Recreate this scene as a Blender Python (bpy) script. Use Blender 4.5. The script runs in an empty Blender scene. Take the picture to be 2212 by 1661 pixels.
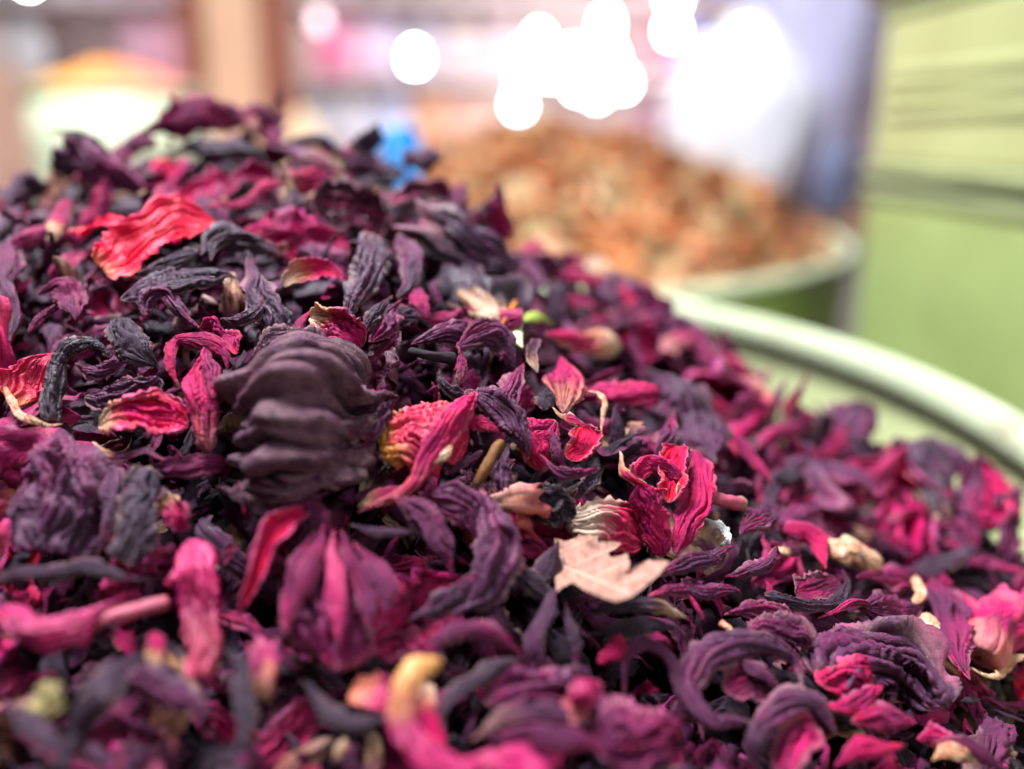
import bpy, bmesh, math, random
import numpy as np
from mathutils import Vector, Matrix

# ------------------------------------------------------------------ camera, world, lamps, exposure
SC = bpy.context.scene
COL = SC.collection
PI = math.pi
PITCH = math.radians(16.0)
CAMZ = 0.495
CAM = np.array([0.0, 0.0, CAMZ])
FOCUS = 0.166
cd = bpy.data.cameras.new('camera')
cam = bpy.data.objects.new('camera', cd)
COL.objects.link(cam)
cam.location = CAM
cam.rotation_euler = (PI / 2 - PITCH, 0, 0)
cd.sensor_width = 17.3
cd.lens = 17.3 / 2 / math.tan(math.radians(30))
cd.clip_start = 0.01
cd.clip_end = 100
cd.dof.use_dof = True
cd.dof.focus_distance = FOCUS
cd.dof.aperture_fstop = 1.95
SC.camera = cam

W = bpy.data.worlds.new('World')
SC.world = W
W.use_nodes = True
W.node_tree.nodes['Background'].inputs[0].default_value = (0.74, 0.82, 1.0, 1)
W.node_tree.nodes['Background'].inputs[1].default_value = 0.12

RIMZ2_AIM = CAMZ - 0.16
def area(name, loc, target, size, power, color):
    ld = bpy.data.lights.new(name, 'AREA')
    ld.shape = 'RECTANGLE'
    ld.size, ld.size_y = size
    ld.energy = power
    ld.color = color
    o = bpy.data.objects.new(name, ld)
    COL.objects.link(o)
    o.location = loc
    d = Vector(target) - Vector(loc)
    o.rotation_euler = d.to_track_quat('-Z', 'Y').to_euler()
    return o
area('stall_lamp', (-0.35, 0.38, CAMZ + 1.1), (0.0, 0.2, CAMZ - 0.05), (0.5, 0.4), 66, (0.92, 0.93, 1.0))
area('front_fill', (0.7, -0.7, CAMZ + 0.9), (0.0, 0.2, CAMZ - 0.05), (0.35, 0.35), 9, (0.95, 0.95, 1.0))  # unseen fill light for the camera-facing fronts of the heap
area('backdrop_fill', (0.0, 2.0, CAMZ + 1.9), (0.0, 3.1, CAMZ + 0.2), (2.6, 0.8), 72, (0.95, 0.95, 1.0))  # unseen light added to brighten the far shelf and wall
area('rear_tin_fill', (0.42, 0.30, CAMZ + 0.75), (0.10, 0.62, RIMZ2_AIM), (0.3, 0.3), 0.7, (1.0, 0.97, 0.92)).data.spread = math.radians(50)  # added light, out of view, to lift the shaded front of the rear tin
area('mint_tin_fill', (-0.7, 0.75, CAMZ + 1.0), (-0.5, 1.2, CAMZ), (0.5, 0.4), 7, (1.0, 0.97, 0.92))  # unseen light added so the left mint tin reads brighter

VS = SC.view_settings
VS.view_transform = 'Standard'
VS.look = 'None'
VS.exposure = 0.0
VS.gamma = 1.0
VS.use_curve_mapping = False
SC.render.engine = 'CYCLES'
SC.cycles.use_denoising = True
SC.cycles.max_bounces = 6
SC.cycles.diffuse_bounces = 3
SC.cycles.sample_clamp_indirect = 4.0

# ------------------------------------------------------------------ helpers
RNG = np.random.default_rng(11)
random.seed(11)
FPX = 1106 / math.tan(math.radians(30))
CP, SP = math.cos(PITCH), math.sin(PITCH)

def ray(u, v):
    x = (u - 1106) / FPX
    y = (830.5 - v) / FPX
    return np.array([x, CP + y * SP, -SP + y * CP])

def at(u, v, D):
    return CAM + ray(u, v) * D

def proj(p):
    q = np.asarray(p) - CAM
    d = q[..., 1] * CP - q[..., 2] * SP
    y = q[..., 1] * SP + q[..., 2] * CP
    return 1106 + FPX * q[..., 0] / d, 830.5 - FPX * y / d, d

def _hash(ix, iy, iz, seed):
    with np.errstate(over='ignore'):
        h = (ix.astype(np.uint32) * np.uint32(374761393) + iy.astype(np.uint32) * np.uint32(668265263)
             + iz.astype(np.uint32) * np.uint32(2147483647) + np.uint32((seed * 974711) & 0xffffffff))
        h = (h ^ (h >> np.uint32(13))) * np.uint32(1274126177)
        h = (h ^ (h >> np.uint32(16))) * np.uint32(2246822519)
        return h ^ (h >> np.uint32(15))
_G = np.array([[1,1,0],[-1,1,0],[1,-1,0],[-1,-1,0],[1,0,1],[-1,0,1],[1,0,-1],[-1,0,-1],
               [0,1,1],[0,-1,1],[0,1,-1],[0,-1,-1],[1,1,0],[-1,1,0],[0,-1,1],[0,-1,-1]], float)

def noise(x, y, z=0.0, seed=0):
    x, y, z = np.broadcast_arrays(np.asarray(x, float), np.asarray(y, float), np.asarray(z, float))
    fx, fy, fz = np.floor(x), np.floor(y), np.floor(z)
    ix, iy, iz = fx.astype(np.int64), fy.astype(np.int64), fz.astype(np.int64)
    dx, dy, dz = x - fx, y - fy, z - fz
    s = lambda t: t * t * t * (t * (t * 6 - 15) + 10)
    wx, wy, wz = s(dx), s(dy), s(dz)
    def g(a, b, c):
        k = _hash(ix + a + 5000, iy + b + 5000, iz + c + 5000, seed) & np.uint32(15)
        v = _G[k]
        return v[..., 0] * (dx - a) + v[..., 1] * (dy - b) + v[..., 2] * (dz - c)
    l = lambda a, b, t: a + (b - a) * t
    return l(l(l(g(0,0,0), g(1,0,0), wx), l(g(0,1,0), g(1,1,0), wx), wy),
             l(l(g(0,0,1), g(1,0,1), wx), l(g(0,1,1), g(1,1,1), wx), wy), wz)

def unit(a):
    return a / np.maximum(np.linalg.norm(a, axis=-1, keepdims=True), 1e-12)

def tag(o, label=None, cat=None, group=None, kind=None):
    if label: o['label'] = label
    if cat: o['category'] = cat
    if group: o['group'] = group
    if kind: o['kind'] = kind
    return o

def place(me, name, mat, parent=None, loc=None):
    o = bpy.data.objects.new(name, me)
    COL.objects.link(o)
    if mat is not None and not me.materials:
        me.materials.append(mat)
    if loc is not None:
        o.location = loc
    if parent is not None:
        o.parent = parent
        o.location = Vector(o.location) - Vector(parent.location)
    return o

def mesh_np(name, verts, faces, smooth=True):
    """faces: (n,4) quads or (n,3) tris array, or list of arrays"""
    me = bpy.data.meshes.new(name)
    if isinstance(faces, np.ndarray):
        faces = [faces]
    nl = sum(f.size for f in faces)
    nf = sum(len(f) for f in faces)
    me.vertices.add(len(verts))
    me.vertices.foreach_set('co', np.asarray(verts, np.float32).ravel())
    me.loops.add(nl)
    me.polygons.add(nf)
    me.loops.foreach_set('vertex_index', np.concatenate([f.ravel() for f in faces]).astype(np.int32))
    tot = np.concatenate([np.full(len(f), f.shape[1]) for f in faces]).astype(np.int32)
    st = np.concatenate([[0], np.cumsum(tot)[:-1]]).astype(np.int32)
    me.polygons.foreach_set('loop_start', st)
    me.polygons.foreach_set('loop_total', tot)
    me.polygons.foreach_set('use_smooth', np.full(nf, smooth))
    me.update(calc_edges=True)
    return me

def bm_mesh(name, bm, smooth=False):
    me = bpy.data.meshes.new(name)
    bmesh.ops.recalc_face_normals(bm, faces=bm.faces)
    bm.to_mesh(me)
    bm.free()
    if smooth:
        for p in me.polygons: p.use_smooth = True
    return me

def empty(name, loc):
    o = bpy.data.objects.new(name, None)
    COL.objects.link(o)
    o.location = loc
    return o

# ------------------------------------------------------------------ materials
class NT:
    def __init__(s, name):
        s.m = bpy.data.materials.new(name)
        s.m.use_nodes = True
        s.t = s.m.node_tree
        s.n = s.t.nodes
        s.b = s.n['Principled BSDF']
    def node(s, typ, **kw):
        n = s.n.new(typ)
        for k, v in kw.items(): setattr(n, k, v)
        return n
    def link(s, a, b): s.t.links.new(a, b)
    def val(s, sock, v):
        if hasattr(v, 'is_output'): s.link(v, sock)
        else: sock.default_value = v
    def math(s, op, a, b=0.0, c=0.0, clamp=False):
        n = s.node('ShaderNodeMath', operation=op, use_clamp=clamp)
        s.val(n.inputs[0], a); s.val(n.inputs[1], b); s.val(n.inputs[2], c)
        return n.outputs[0]
    def mix(s, f, a, b, mode='MIX'):
        n = s.node('ShaderNodeMix', data_type='RGBA', blend_type=mode)
        n.clamp_factor = True
        s.val(n.inputs[0], f)
        s.val(n.inputs[6], (*a, 1) if isinstance(a, tuple) else a)
        s.val(n.inputs[7], (*b, 1) if isinstance(b, tuple) else b)
        return n.outputs[2]
    def ramp(s, f, stops):
        n = s.node('ShaderNodeValToRGB')
        e = n.color_ramp.elements
        while len(e) < len(stops): e.new(0.5)
        for el, (p, c) in zip(e, stops):
            el.position = p
            el.color = (*c, 1)
        s.val(n.inputs[0], f)
        return n.outputs[0]
    def noise(s, vec, scale, detail=3, rough=0.55, w=None):
        n = s.node('ShaderNodeTexNoise')
        if w is not None:
            n.noise_dimensions = '4D'
            s.val(n.inputs['W'], w)
        if vec is not None: s.link(vec, n.inputs['Vector'])
        n.inputs['Scale'].default_value = scale
        n.inputs['Detail'].default_value = detail
        n.inputs['Roughness'].default_value = rough
        return n.outputs[0]
    def mapping(s, vec, scale):
        n = s.node('ShaderNodeMapping')
        s.link(vec, n.inputs[0])
        n.inputs['Scale'].default_value = scale
        return n.outputs[0]
    def smooth(s, x, lo, hi):
        n = s.node('ShaderNodeMapRange', interpolation_type='SMOOTHSTEP')
        s.val(n.inputs[0], x)
        n.inputs[1].default_value, n.inputs[2].default_value = lo, hi
        return n.outputs[0]

def petal_mat(name, island=False, glow=0.25, bright=False, dustcol=(0.066, 0.038, 0.056), flip=False, rough=1.0):
    k = NT(name)
    at_ = k.node('ShaderNodeAttribute', attribute_name='pc')
    sep = k.node('ShaderNodeSeparateColor'); k.link(at_.outputs['Color'], sep.inputs[0])
    side, edge, s = sep.outputs
    oi = k.node('ShaderNodeObjectInfo')
    geo = k.node('ShaderNodeNewGeometry')
    tc = k.node('ShaderNodeTexCoord')
    uv = tc.outputs['UV']
    if island:
        rnd = geo.outputs['Random Per Island']
        seed = k.math('MULTIPLY', rnd, 40.0)
        r2 = k.math('FRACT', k.math('MULTIPLY', rnd, 37.7))
        r3 = k.math('FRACT', k.math('MULTIPLY', rnd, 91.3))
        mag = k.math('MULTIPLY', k.math('POWER', rnd, 1.2 if bright else 2.6), 0.78 if bright else 0.5)
        org = k.math('MULTIPLY', k.math('GREATER_THAN', r2, 0.88), r3)
        dust = k.math('MULTIPLY', r3, 0.4)
    else:
        oc = k.node('ShaderNodeSeparateColor'); k.link(oi.outputs['Color'], oc.inputs[0])
        mag, org, dust = oc.outputs
        seed = k.math('MULTIPLY', oi.outputs['Random'], 40.0)
    streak = k.noise(k.mapping(uv, (7, 1.6, 1) if flip else (1.6, 7, 1)), 1.0, 4, 0.65, seed)
    fine = k.noise(k.mapping(uv, (30, 4, 1) if flip else (4, 22, 1)), 1.0, 5, 0.72, seed)
    blot = k.noise(tc.outputs['Object'], 420.0, 5, 0.68, seed)
    big = k.noise(tc.outputs['Object'], 75.0, 3, 0.55, seed)
    # value that runs from near-black plum to hot magenta
    v = k.math('ADD', k.math('MULTIPLY_ADD', mag, 0.72, 0.02), k.math('MULTIPLY', k.smooth(mag, 0.02, 0.30), 0.23))
    calm = k.math('MULTIPLY', k.math('MULTIPLY_ADD', dust, -0.45, 1.0), k.math('MULTIPLY_ADD', mag, 1.3, 0.68, clamp=True))
    v = k.math('MULTIPLY_ADD', k.math('MULTIPLY', calm, k.math('SUBTRACT', streak, 0.5)), 0.95, v)
    v = k.math('MULTIPLY_ADD', k.math('MULTIPLY', calm, k.math('SUBTRACT', big, 0.5)), 1.15, v)
    v = k.math('MULTIPLY_ADD', k.math('SUBTRACT', fine, 0.5), 0.55, v)
    v = k.math('MULTIPLY_ADD', k.math('SUBTRACT', blot, 0.5), 0.3, v)
    outer = k.ramp(v, [(0.0, (0.012, 0.004, 0.011)), (0.2, (0.030, 0.007, 0.024)), (0.4, (0.078, 0.010, 0.050)),
                       (0.58, (0.15, 0.007, 0.066)), (0.78, (0.33, 0.005, 0.085)), (1.0, (0.60, 0.009, 0.10))])
    du = k.math('MULTIPLY', k.math('MULTIPLY_ADD', dust, 0.7, 0.12), k.smooth(k.math('MULTIPLY_ADD', fine, 0.55, k.math('MULTIPLY', blot, 0.55)), 0.36, 0.72))
    outer = k.mix(du, outer, dustcol)
    iv = k.math('MULTIPLY_ADD', k.math('SUBTRACT', streak, 0.5), 1.0, k.math('MULTIPLY_ADD', mag, 0.7, 0.2))
    iv = k.math('MULTIPLY_ADD', k.math('SUBTRACT', big, 0.5), 0.6, iv)
    inner = k.ramp(iv, [(0.0, (0.010, 0.002, 0.006)), (0.35, (0.09, 0.003, 0.03)), (0.7, (0.54, 0.004, 0.11)), (1.0, (0.90, 0.006, 0.035))])
    c = k.mix(side, outer, inner)
    ed = k.math('MULTIPLY', k.smooth(k.math('MULTIPLY_ADD', k.math('SUBTRACT', blot, 0.5), 0.35, edge), 0.87, 1.04), k.math('MULTIPLY_ADD', mag, 0.8, 0.12))
    c = k.mix(ed, c, (0.52, 0.016, 0.22))
    # orange to cream flesh at the broken root end
    of = k.math('MULTIPLY', org, k.smooth(k.math('ADD', k.math('MULTIPLY_ADD', k.math('SUBTRACT', streak, 0.5), -0.9, s),
                k.math('MULTIPLY', k.math('SUBTRACT', blot, 0.5), 0.6)), 0.48, 0.1))
    flesh = k.ramp(k.math('MULTIPLY_ADD', fine, 0.62, k.math('MULTIPLY', s, 0.6)), [(0.34, (0.66, 0.46, 0.32)), (0.56, (0.62, 0.27, 0.06)), (0.8, (0.46, 0.07, 0.04))])
    c = k.mix(of, c, flesh)
    # pale torn rim
    rim = k.math('SUBTRACT', 1.0, oi.outputs['Alpha']) if not island else 0.0
    if not island:
        rf = k.math('MULTIPLY', rim, k.smooth(k.math('ADD', edge, k.math('MULTIPLY', k.math('SUBTRACT', k.math('ADD', big, blot), 1.0), 0.9)), 0.66, 0.96))
        c = k.mix(rf, c, k.ramp(fine, [(0.3, (0.62, 0.24, 0.10)), (0.55, (0.74, 0.55, 0.44)), (0.8, (0.72, 0.30, 0.40))]))
    k.link(c, k.b.inputs['Base Color'])
    k.b.inputs['Roughness'].default_value = 0.46
    k.link(k.math('MULTIPLY', k.math('MULTIPLY_ADD', mag, -0.2, 0.32), k.math('MULTIPLY_ADD', dust, -0.45, 1.0)), k.b.inputs['Specular IOR Level'])
    k.b.inputs['Sheen Weight'].default_value = 0.04
    k.b.inputs['Sheen Roughness'].default_value = 0.45
    k.b.inputs['Sheen Tint'].default_value = (0.70, 0.66, 1.0, 1)
    h = k.math('MULTIPLY_ADD', fine, 0.75, k.math('MULTIPLY', blot, 0.6))
    bp = k.node('ShaderNodeBump'); bp.inputs['Strength'].default_value = 0.9; bp.inputs['Distance'].default_value = 0.0009 * rough
    k.link(h, bp.inputs['Height']); k.link(bp.outputs[0], k.b.inputs['Normal'])
    tr = k.node('ShaderNodeBsdfTranslucent'); k.link(k.mix(k.math('MULTIPLY', mag, 0.3), c, (0.85, 0.01, 0.16)), tr.inputs['Color'])
    ms = k.node('ShaderNodeMixShader')
    k.val(ms.inputs[0], k.math('MULTIPLY', mag, glow))
    k.link(k.b.outputs[0], ms.inputs[1]); k.link(tr.outputs[0], ms.inputs[2])
    k.link(ms.outputs[0], k.n['Material Output'].inputs['Surface'])
    return k.m
M_PETAL = petal_mat('dried_hibiscus')
M_CAL = petal_mat('brown_plum_fold', dustcol=(0.20, 0.112, 0.125), rough=2.2)
M_CALX = petal_mat('brown_plum_calyx', dustcol=(0.20, 0.112, 0.125), flip=True, rough=2.6)
M_GLOW = petal_mat('thin_lit_petal', False, 0.3)
M_PETALS = petal_mat('dried_hibiscus_mass', True)  # colours of the mass darkened to stand for shade between pieces

def pink_mat(name, stops, tip_out, tip_in, hi=0.34, lo=0.06, amount=None, trans=0.0):
    k = NT(name)
    at_ = k.node('ShaderNodeAttribute', attribute_name='pc')
    sep = k.node('ShaderNodeSeparateColor'); k.link(at_.outputs['Color'], sep.inputs[0])
    side, edge, s = sep.outputs
    oi = k.node('ShaderNodeObjectInfo'); oc = k.node('ShaderNodeSeparateColor'); k.link(oi.outputs['Color'], oc.inputs[0])
    tc = k.node('ShaderNodeTexCoord')
    seed = k.math('MULTIPLY', oi.outputs['Random'], 40.0)
    st = k.noise(k.mapping(tc.outputs['UV'], (2, 9, 1)), 1.0, 4, 0.65, seed); bl = k.noise(tc.outputs['Object'], 110, 4, 0.6, seed)
    v = k.math('MULTIPLY_ADD', k.math('SUBTRACT', bl, 0.5), 1.2, st)
    c = k.ramp(v, stops)
    f = k.math('MULTIPLY', oc.outputs[1] if amount is None else amount, k.smooth(k.math('MULTIPLY_ADD', k.math('SUBTRACT', bl, 0.5), 0.5, k.math('MULTIPLY_ADD', k.math('SUBTRACT', st, 0.5), 0.5, s)), hi, lo))
    c = k.mix(f, c, k.mix(side, tip_out, tip_in))
    k.link(c, k.b.inputs['Base Color'])
    k.b.inputs['Roughness'].default_value = 0.5; k.b.inputs['Specular IOR Level'].default_value = 0.3
    k.b.inputs['Subsurface Weight'].default_value = 0.15; k.b.inputs['Subsurface Radius'].default_value = (0.002, 0.0006, 0.001); k.b.inputs['Subsurface Scale'].default_value = 1.0
    bp = k.node('ShaderNodeBump'); bp.inputs['Strength'].default_value = 0.6; bp.inputs['Distance'].default_value = 0.0008
    k.link(k.math('ADD', st, bl), bp.inputs['Height']); k.link(bp.outputs[0], k.b.inputs['Normal'])
    if trans:
        tr = k.node('ShaderNodeBsdfTranslucent'); k.link(c, tr.inputs['Color'])
        ms = k.node('ShaderNodeMixShader'); ms.inputs[0].default_value = trans
        k.link(k.b.outputs[0], ms.inputs[1]); k.link(tr.outputs[0], ms.inputs[2]); k.link(ms.outputs[0], k.n['Material Output'].inputs['Surface'])
    return k.m
M_PINK = pink_mat('pale_pink_petal', [(0.1, (0.045, 0.006, 0.025)), (0.34, (0.20, 0.007, 0.058)), (0.56, (0.35, 0.009, 0.082)), (0.88, (0.42, 0.038, 0.11))], (0.60, 0.27, 0.09), (0.50, 0.20, 0.03), 0.5, 0.22)
M_RED = pink_mat('scarlet_petal', [(0.1, (0.20, 0.003, 0.02)), (0.35, (0.58, 0.004, 0.035)), (0.6, (0.80, 0.005, 0.05)), (0.9, (0.80, 0.03, 0.09))], (0.40, 0.10, 0.03), (0.40, 0.10, 0.03), 0.2, 0.0, 0.8, 0.2)
M_STRIPED = pink_mat('striped_calyx', [(0.15, (0.09, 0.003, 0.02)), (0.38, (0.34, 0.004, 0.04)), (0.62, (0.50, 0.008, 0.05)), (0.9, (0.54, 0.06, 0.04))], (0.58, 0.24, 0.04), (0.55, 0.16, 0.03), 0.30, 0.02, 0.9, 0.15)
M_CRPETAL = pink_mat('cream_crimson_petal', [(0.1, (0.05, 0.003, 0.02)), (0.35, (0.22, 0.004, 0.035)), (0.6, (0.42, 0.006, 0.06)), (0.9, (0.50, 0.06, 0.10))], (0.50, 0.36, 0.27), (0.50, 0.30, 0.18), 0.62, 0.34, 1.0, 0.1)

def simple(name, color, rough=0.5, var=0.15, scale=60, metal=0.0, spec=0.5, bump=0.0, stretch=(1, 1, 1), coords='Object'):
    k = NT(name)
    tc = k.node('ShaderNodeTexCoord')
    n = k.noise(k.mapping(tc.outputs[coords], stretch), scale, 4, 0.6)
    dark = tuple(c * (1 - var) for c in color)
    lite = tuple(min(1, c * (1 + var)) for c in color)
    k.link(k.ramp(n, [(0.3, dark), (0.7, lite)]), k.b.inputs['Base Color'])
    k.b.inputs['Roughness'].default_value = rough
    k.b.inputs['Metallic'].default_value = metal
    k.b.inputs['Specular IOR Level'].default_value = spec
    if bump:
        b = k.node('ShaderNodeBump'); b.inputs['Strength'].default_value = bump; b.inputs['Distance'].default_value = 0.0008
        k.link(n, b.inputs['Height']); k.link(b.outputs[0], k.b.inputs['Normal'])
    return k.m

def emit(name, color, strength):
    k = NT(name)
    k.b.inputs['Base Color'].default_value = (*color, 1)
    k.b.inputs['Emission Color'].default_value = (*color, 1)
    k.b.inputs['Emission Strength'].default_value = strength
    return k.m

def tin_mat(name, color, rough=0.42, dirt=(0.16, 0.09, 0.06), amount=0.5, dust=(0.20, 0.03, 0.09)):
    k = NT(name)
    tc = k.node('ShaderNodeTexCoord'); ob = tc.outputs['Object']
    n1 = k.noise(ob, 7, 5, 0.6); n2 = k.noise(k.mapping(ob, (1, 1, 0.12)), 60, 4, 0.65); n3 = k.noise(ob, 260, 3, 0.6); n4 = k.noise(ob, 30, 5, 0.7)
    c = k.ramp(n1, [(0.3, tuple(x * 0.86 for x in color)), (0.7, tuple(min(1, x * 1.1) for x in color))])
    c = k.mix(k.math('MULTIPLY', k.smooth(n2, 0.55, 0.75), 0.35 * amount), c, dirt)
    c = k.mix(k.math('MULTIPLY', k.smooth(n4, 0.58, 0.72), 0.5 * amount), c, dirt)
    c = k.mix(k.math('MULTIPLY', k.smooth(n3, 0.66, 0.72), 0.6 * amount), c, dust)
    k.link(c, k.b.inputs['Base Color'])
    k.link(k.math('MULTIPLY_ADD', n4, 0.35, rough - 0.1), k.b.inputs['Roughness'])
    bp = k.node('ShaderNodeBump'); bp.inputs['Strength'].default_value = 0.35; bp.inputs['Distance'].default_value = 0.012
    k.link(k.noise(ob, 11, 2, 0.4), bp.inputs['Height']); k.link(bp.outputs[0], k.b.inputs['Normal'])
    return k.m
M_TIN = tin_mat('green_painted_tin', (0.31, 0.35, 0.16), amount=0.8)
M_TIN2 = tin_mat('apple_green_tin', (0.48, 0.60, 0.20))
M_RIM = tin_mat('pale_worn_rim', (0.36, 0.41, 0.26), 0.7, amount=1.0)
M_FLOOR = simple('concrete_floor', (0.22, 0.2, 0.18), 0.8, 0.25, 8)
M_WALL = simple('rosy_plaster', (0.74, 0.60, 0.60), 0.8, 0.12, 3)
M_STEM = simple('pink_stem', (0.34, 0.05, 0.09), 0.6, 0.4, 220, bump=0.4, stretch=(1, 1, 1))
def cream_mat():
    k = NT('cream_flesh')
    tc = k.node('ShaderNodeTexCoord')
    n = k.noise(tc.outputs['Object'], 260, 5, 0.65); n2 = k.noise(tc.outputs['Object'], 700, 4, 0.7)
    k.link(k.ramp(k.math('MULTIPLY_ADD', n2, 0.4, k.math('MULTIPLY', n, 0.7)), [(0.36, (0.32, 0.05, 0.09)), (0.47, (0.45, 0.17, 0.08)), (0.58, (0.48, 0.29, 0.18)), (0.75, (0.52, 0.35, 0.29))]), k.b.inputs['Base Color'])
    k.b.inputs['Roughness'].default_value = 0.65
    b = k.node('ShaderNodeBump'); b.inputs['Strength'].default_value = 0.8; b.inputs['Distance'].default_value = 0.0008
    k.link(n2, b.inputs['Height']); k.link(b.outputs[0], k.b.inputs['Normal'])
    return k.m
M_CREAM = cream_mat()

# ------------------------------------------------------------------ the setting
def box_bm(bm, c, h, bev=0.0):
    r = bmesh.ops.create_cube(bm, size=1.0, matrix=Matrix.Translation(c) @ Matrix.Diagonal((h[0] * 2, h[1] * 2, h[2] * 2, 1)))
    if bev:
        es = list({e for v in r['verts'] for e in v.link_edges})
        bmesh.ops.bevel(bm, geom=es, offset=bev, segments=3, affect='EDGES', profile=0.5)
def box(name, c, h, mat, parent=None, bev=0.0, rot=0.0):
    bm = bmesh.new()
    box_bm(bm, (0, 0, 0), h, bev)
    o = place(bm_mesh(name, bm), name, mat, parent, c)
    o.rotation_euler.z = rot
    return o

def lathe(name, prof, mat, parent, loc, n=96, closed=False):
    prof = np.array(prof)
    a = np.linspace(0, 2 * PI, n, endpoint=False)
    V = np.stack([prof[:, 0][:, None] * np.cos(a), prof[:, 0][:, None] * np.sin(a), np.repeat(prof[:, 1][:, None], n, 1)], -1)
    m = len(prof)
    i = np.arange(m if closed else m - 1)[:, None]; j = np.arange(n)[None]
    i2 = (i + 1) % m; j2 = (j + 1) % n
    F = np.stack([i * n + j + 0 * j2, i * n + j2, i2 * n + j2, i2 * n + j + 0 * j2], -1).reshape(-1, 4)
    return place(mesh_np(name, V.reshape(-1, 3), F), name, mat, parent, loc)

g = box('ground', (0, 1.6, -0.02), (4.0, 4.0, 0.02), M_FLOOR); tag(g, kind='structure', label='grey concrete floor under the tins')
wl = box('back_wall', (0, 3.65, 1.2), (4.0, 0.05, 1.2), M_WALL); tag(wl, kind='structure', label='rosy plaster wall far behind the stall')

def tin(c, R, zr, mat, label, rimr=0.0062):
    e = empty('round_tin', (c[0], c[1], 0)); tag(e, label, 'tin')
    t = 0.0012
    H = zr
    prof = [(0.001, 0.004), (R, 0.004), (R, H - rimr), (R - t, H - rimr), (R - t, 0.006), (0.001, 0.006)]
    pp = []
    for (a, b) in zip(prof[:-1], prof[1:]):
        for q in np.linspace(0, 1, 8, endpoint=False):
            pp.append((a[0] + (b[0] - a[0]) * q, a[1] + (b[1] - a[1]) * q))
    pp.append(prof[-1])
    lathe('tin_wall', pp, mat, e, (c[0], c[1], 0), 128)
    ang = np.linspace(0, 2 * PI, 14, endpoint=False)
    lathe('rolled_rim', [(R + 0.001 + rimr * math.cos(q), H - rimr + rimr * 1.15 * math.sin(q)) for q in ang], M_RIM, e, (c[0], c[1], 0), 128, True)
    for zz in (0.12, 0.26):
        lathe('pressed_band', [(R + 0.0005 + 0.003 * math.cos(q), zz + 0.006 * math.sin(q)) for q in ang], mat, e, (c[0], c[1], 0), 128, True)
    return e
HR = 0.085
TC = np.array([-1.58 * HR, 2.87 * HR]); TR = 3.29 * HR; RIMZ = CAMZ - HR
tin(TC, TR, RIMZ + 0.005, M_TIN, 'pale green round tin heaped with dried hibiscus, its rim curving at the right')
HR2 = 0.104
RC = np.array([-0.68 * HR2, 8.95 * HR2]); RR = 3.81 * HR2; RIMZ2 = CAMZ - HR2
tin(RC, RR, RIMZ2 + 0.004, M_TIN2, 'apple green round tin behind, heaped with orange herb mix')

# ------------------------------------------------------------------ shape of the hibiscus heap
CTRL = [(0,1661,.119),(550,1661,.123),(1106,1661,.130),(1700,1661,.142),(2212,1661,.153),
 (0,1250,.144),(500,1250,.145),(1000,1250,.151),(1400,1150,.165),(1850,1400,.165),(2212,1400,.187),
 (100,850,.166),(650,850,.160),(1100,850,.172),(1400,900,.184),(1700,1050,.207),(2000,1200,.214),
 (0,600,.188),(300,560,.185),(650,560,.188),(1000,600,.197),(1250,750,.21),
 (0,430,.235),(300,345,.235),(470,260,.25),(610,310,.252),(850,350,.25),(1000,415,.25),(1080,462,.255),(1150,530,.26),(1270,580,.265),(1400,632,.268),
 (1600,788,.266),(1800,890,.260),(2000,975,.253),(2212,1030,.235)]
pts = [at(u, v, D) for u, v, D in CTRL]
for a in np.linspace(0, 360, 18, endpoint=False):
    r = math.radians(a)
    p = np.array([TC[0] + math.cos(r) * TR * 0.985, TC[1] + math.sin(r) * TR * 0.985])
    dz = -0.036 if -40 < ((a + 180) % 360 - 180) < 75 else -0.012
    pts.append(np.array([p[0], p[1], RIMZ + dz]))
pts = np.array(pts)
def _tps(r2): return np.where(r2 > 0, 0.5 * r2 * np.log(r2 + 1e-20), 0)
_n = len(pts)
_K = _tps(((pts[:, None, :2] - pts[None, :, :2]) ** 2).sum(-1)) + np.eye(_n) * 2e-5
_Pm = np.c_[np.ones(_n), pts[:, :2]]
_A = np.block([[_K, _Pm], [_Pm.T, np.zeros((3, 3))]])
_sol = np.linalg.solve(_A, np.r_[pts[:, 2], 0, 0, 0])
def hz(x, y):
    x = np.asarray(x, float); y = np.asarray(y, float)
    r2 = (x[..., None] - pts[:, 0]) ** 2 + (y[..., None] - pts[:, 1]) ** 2
    return _tps(r2) @ _sol[:_n] + _sol[_n] + _sol[_n + 1] * x + _sol[_n + 2] * y
def hnormal(x, y, e=0.004):
    gx = (hz(x + e, y) - hz(x - e, y)) / (2 * e)
    gy = (hz(x, y + e) - hz(x, y - e)) / (2 * e)
    return unit(np.stack([-gx, -gy, np.ones_like(gx)], -1))
_DS = np.linspace(0.07, 0.34, 400)
def hit(u, v):
    """distance along the view axis to the heap under that point of the frame, None past its outline"""
    p = CAM + ray(u, v)[None] * _DS[:, None]
    below = p[:, 2] < hz(p[:, 0], p[:, 1])
    if not below.any(): return None
    return _DS[int(np.argmax(below))]

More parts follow.
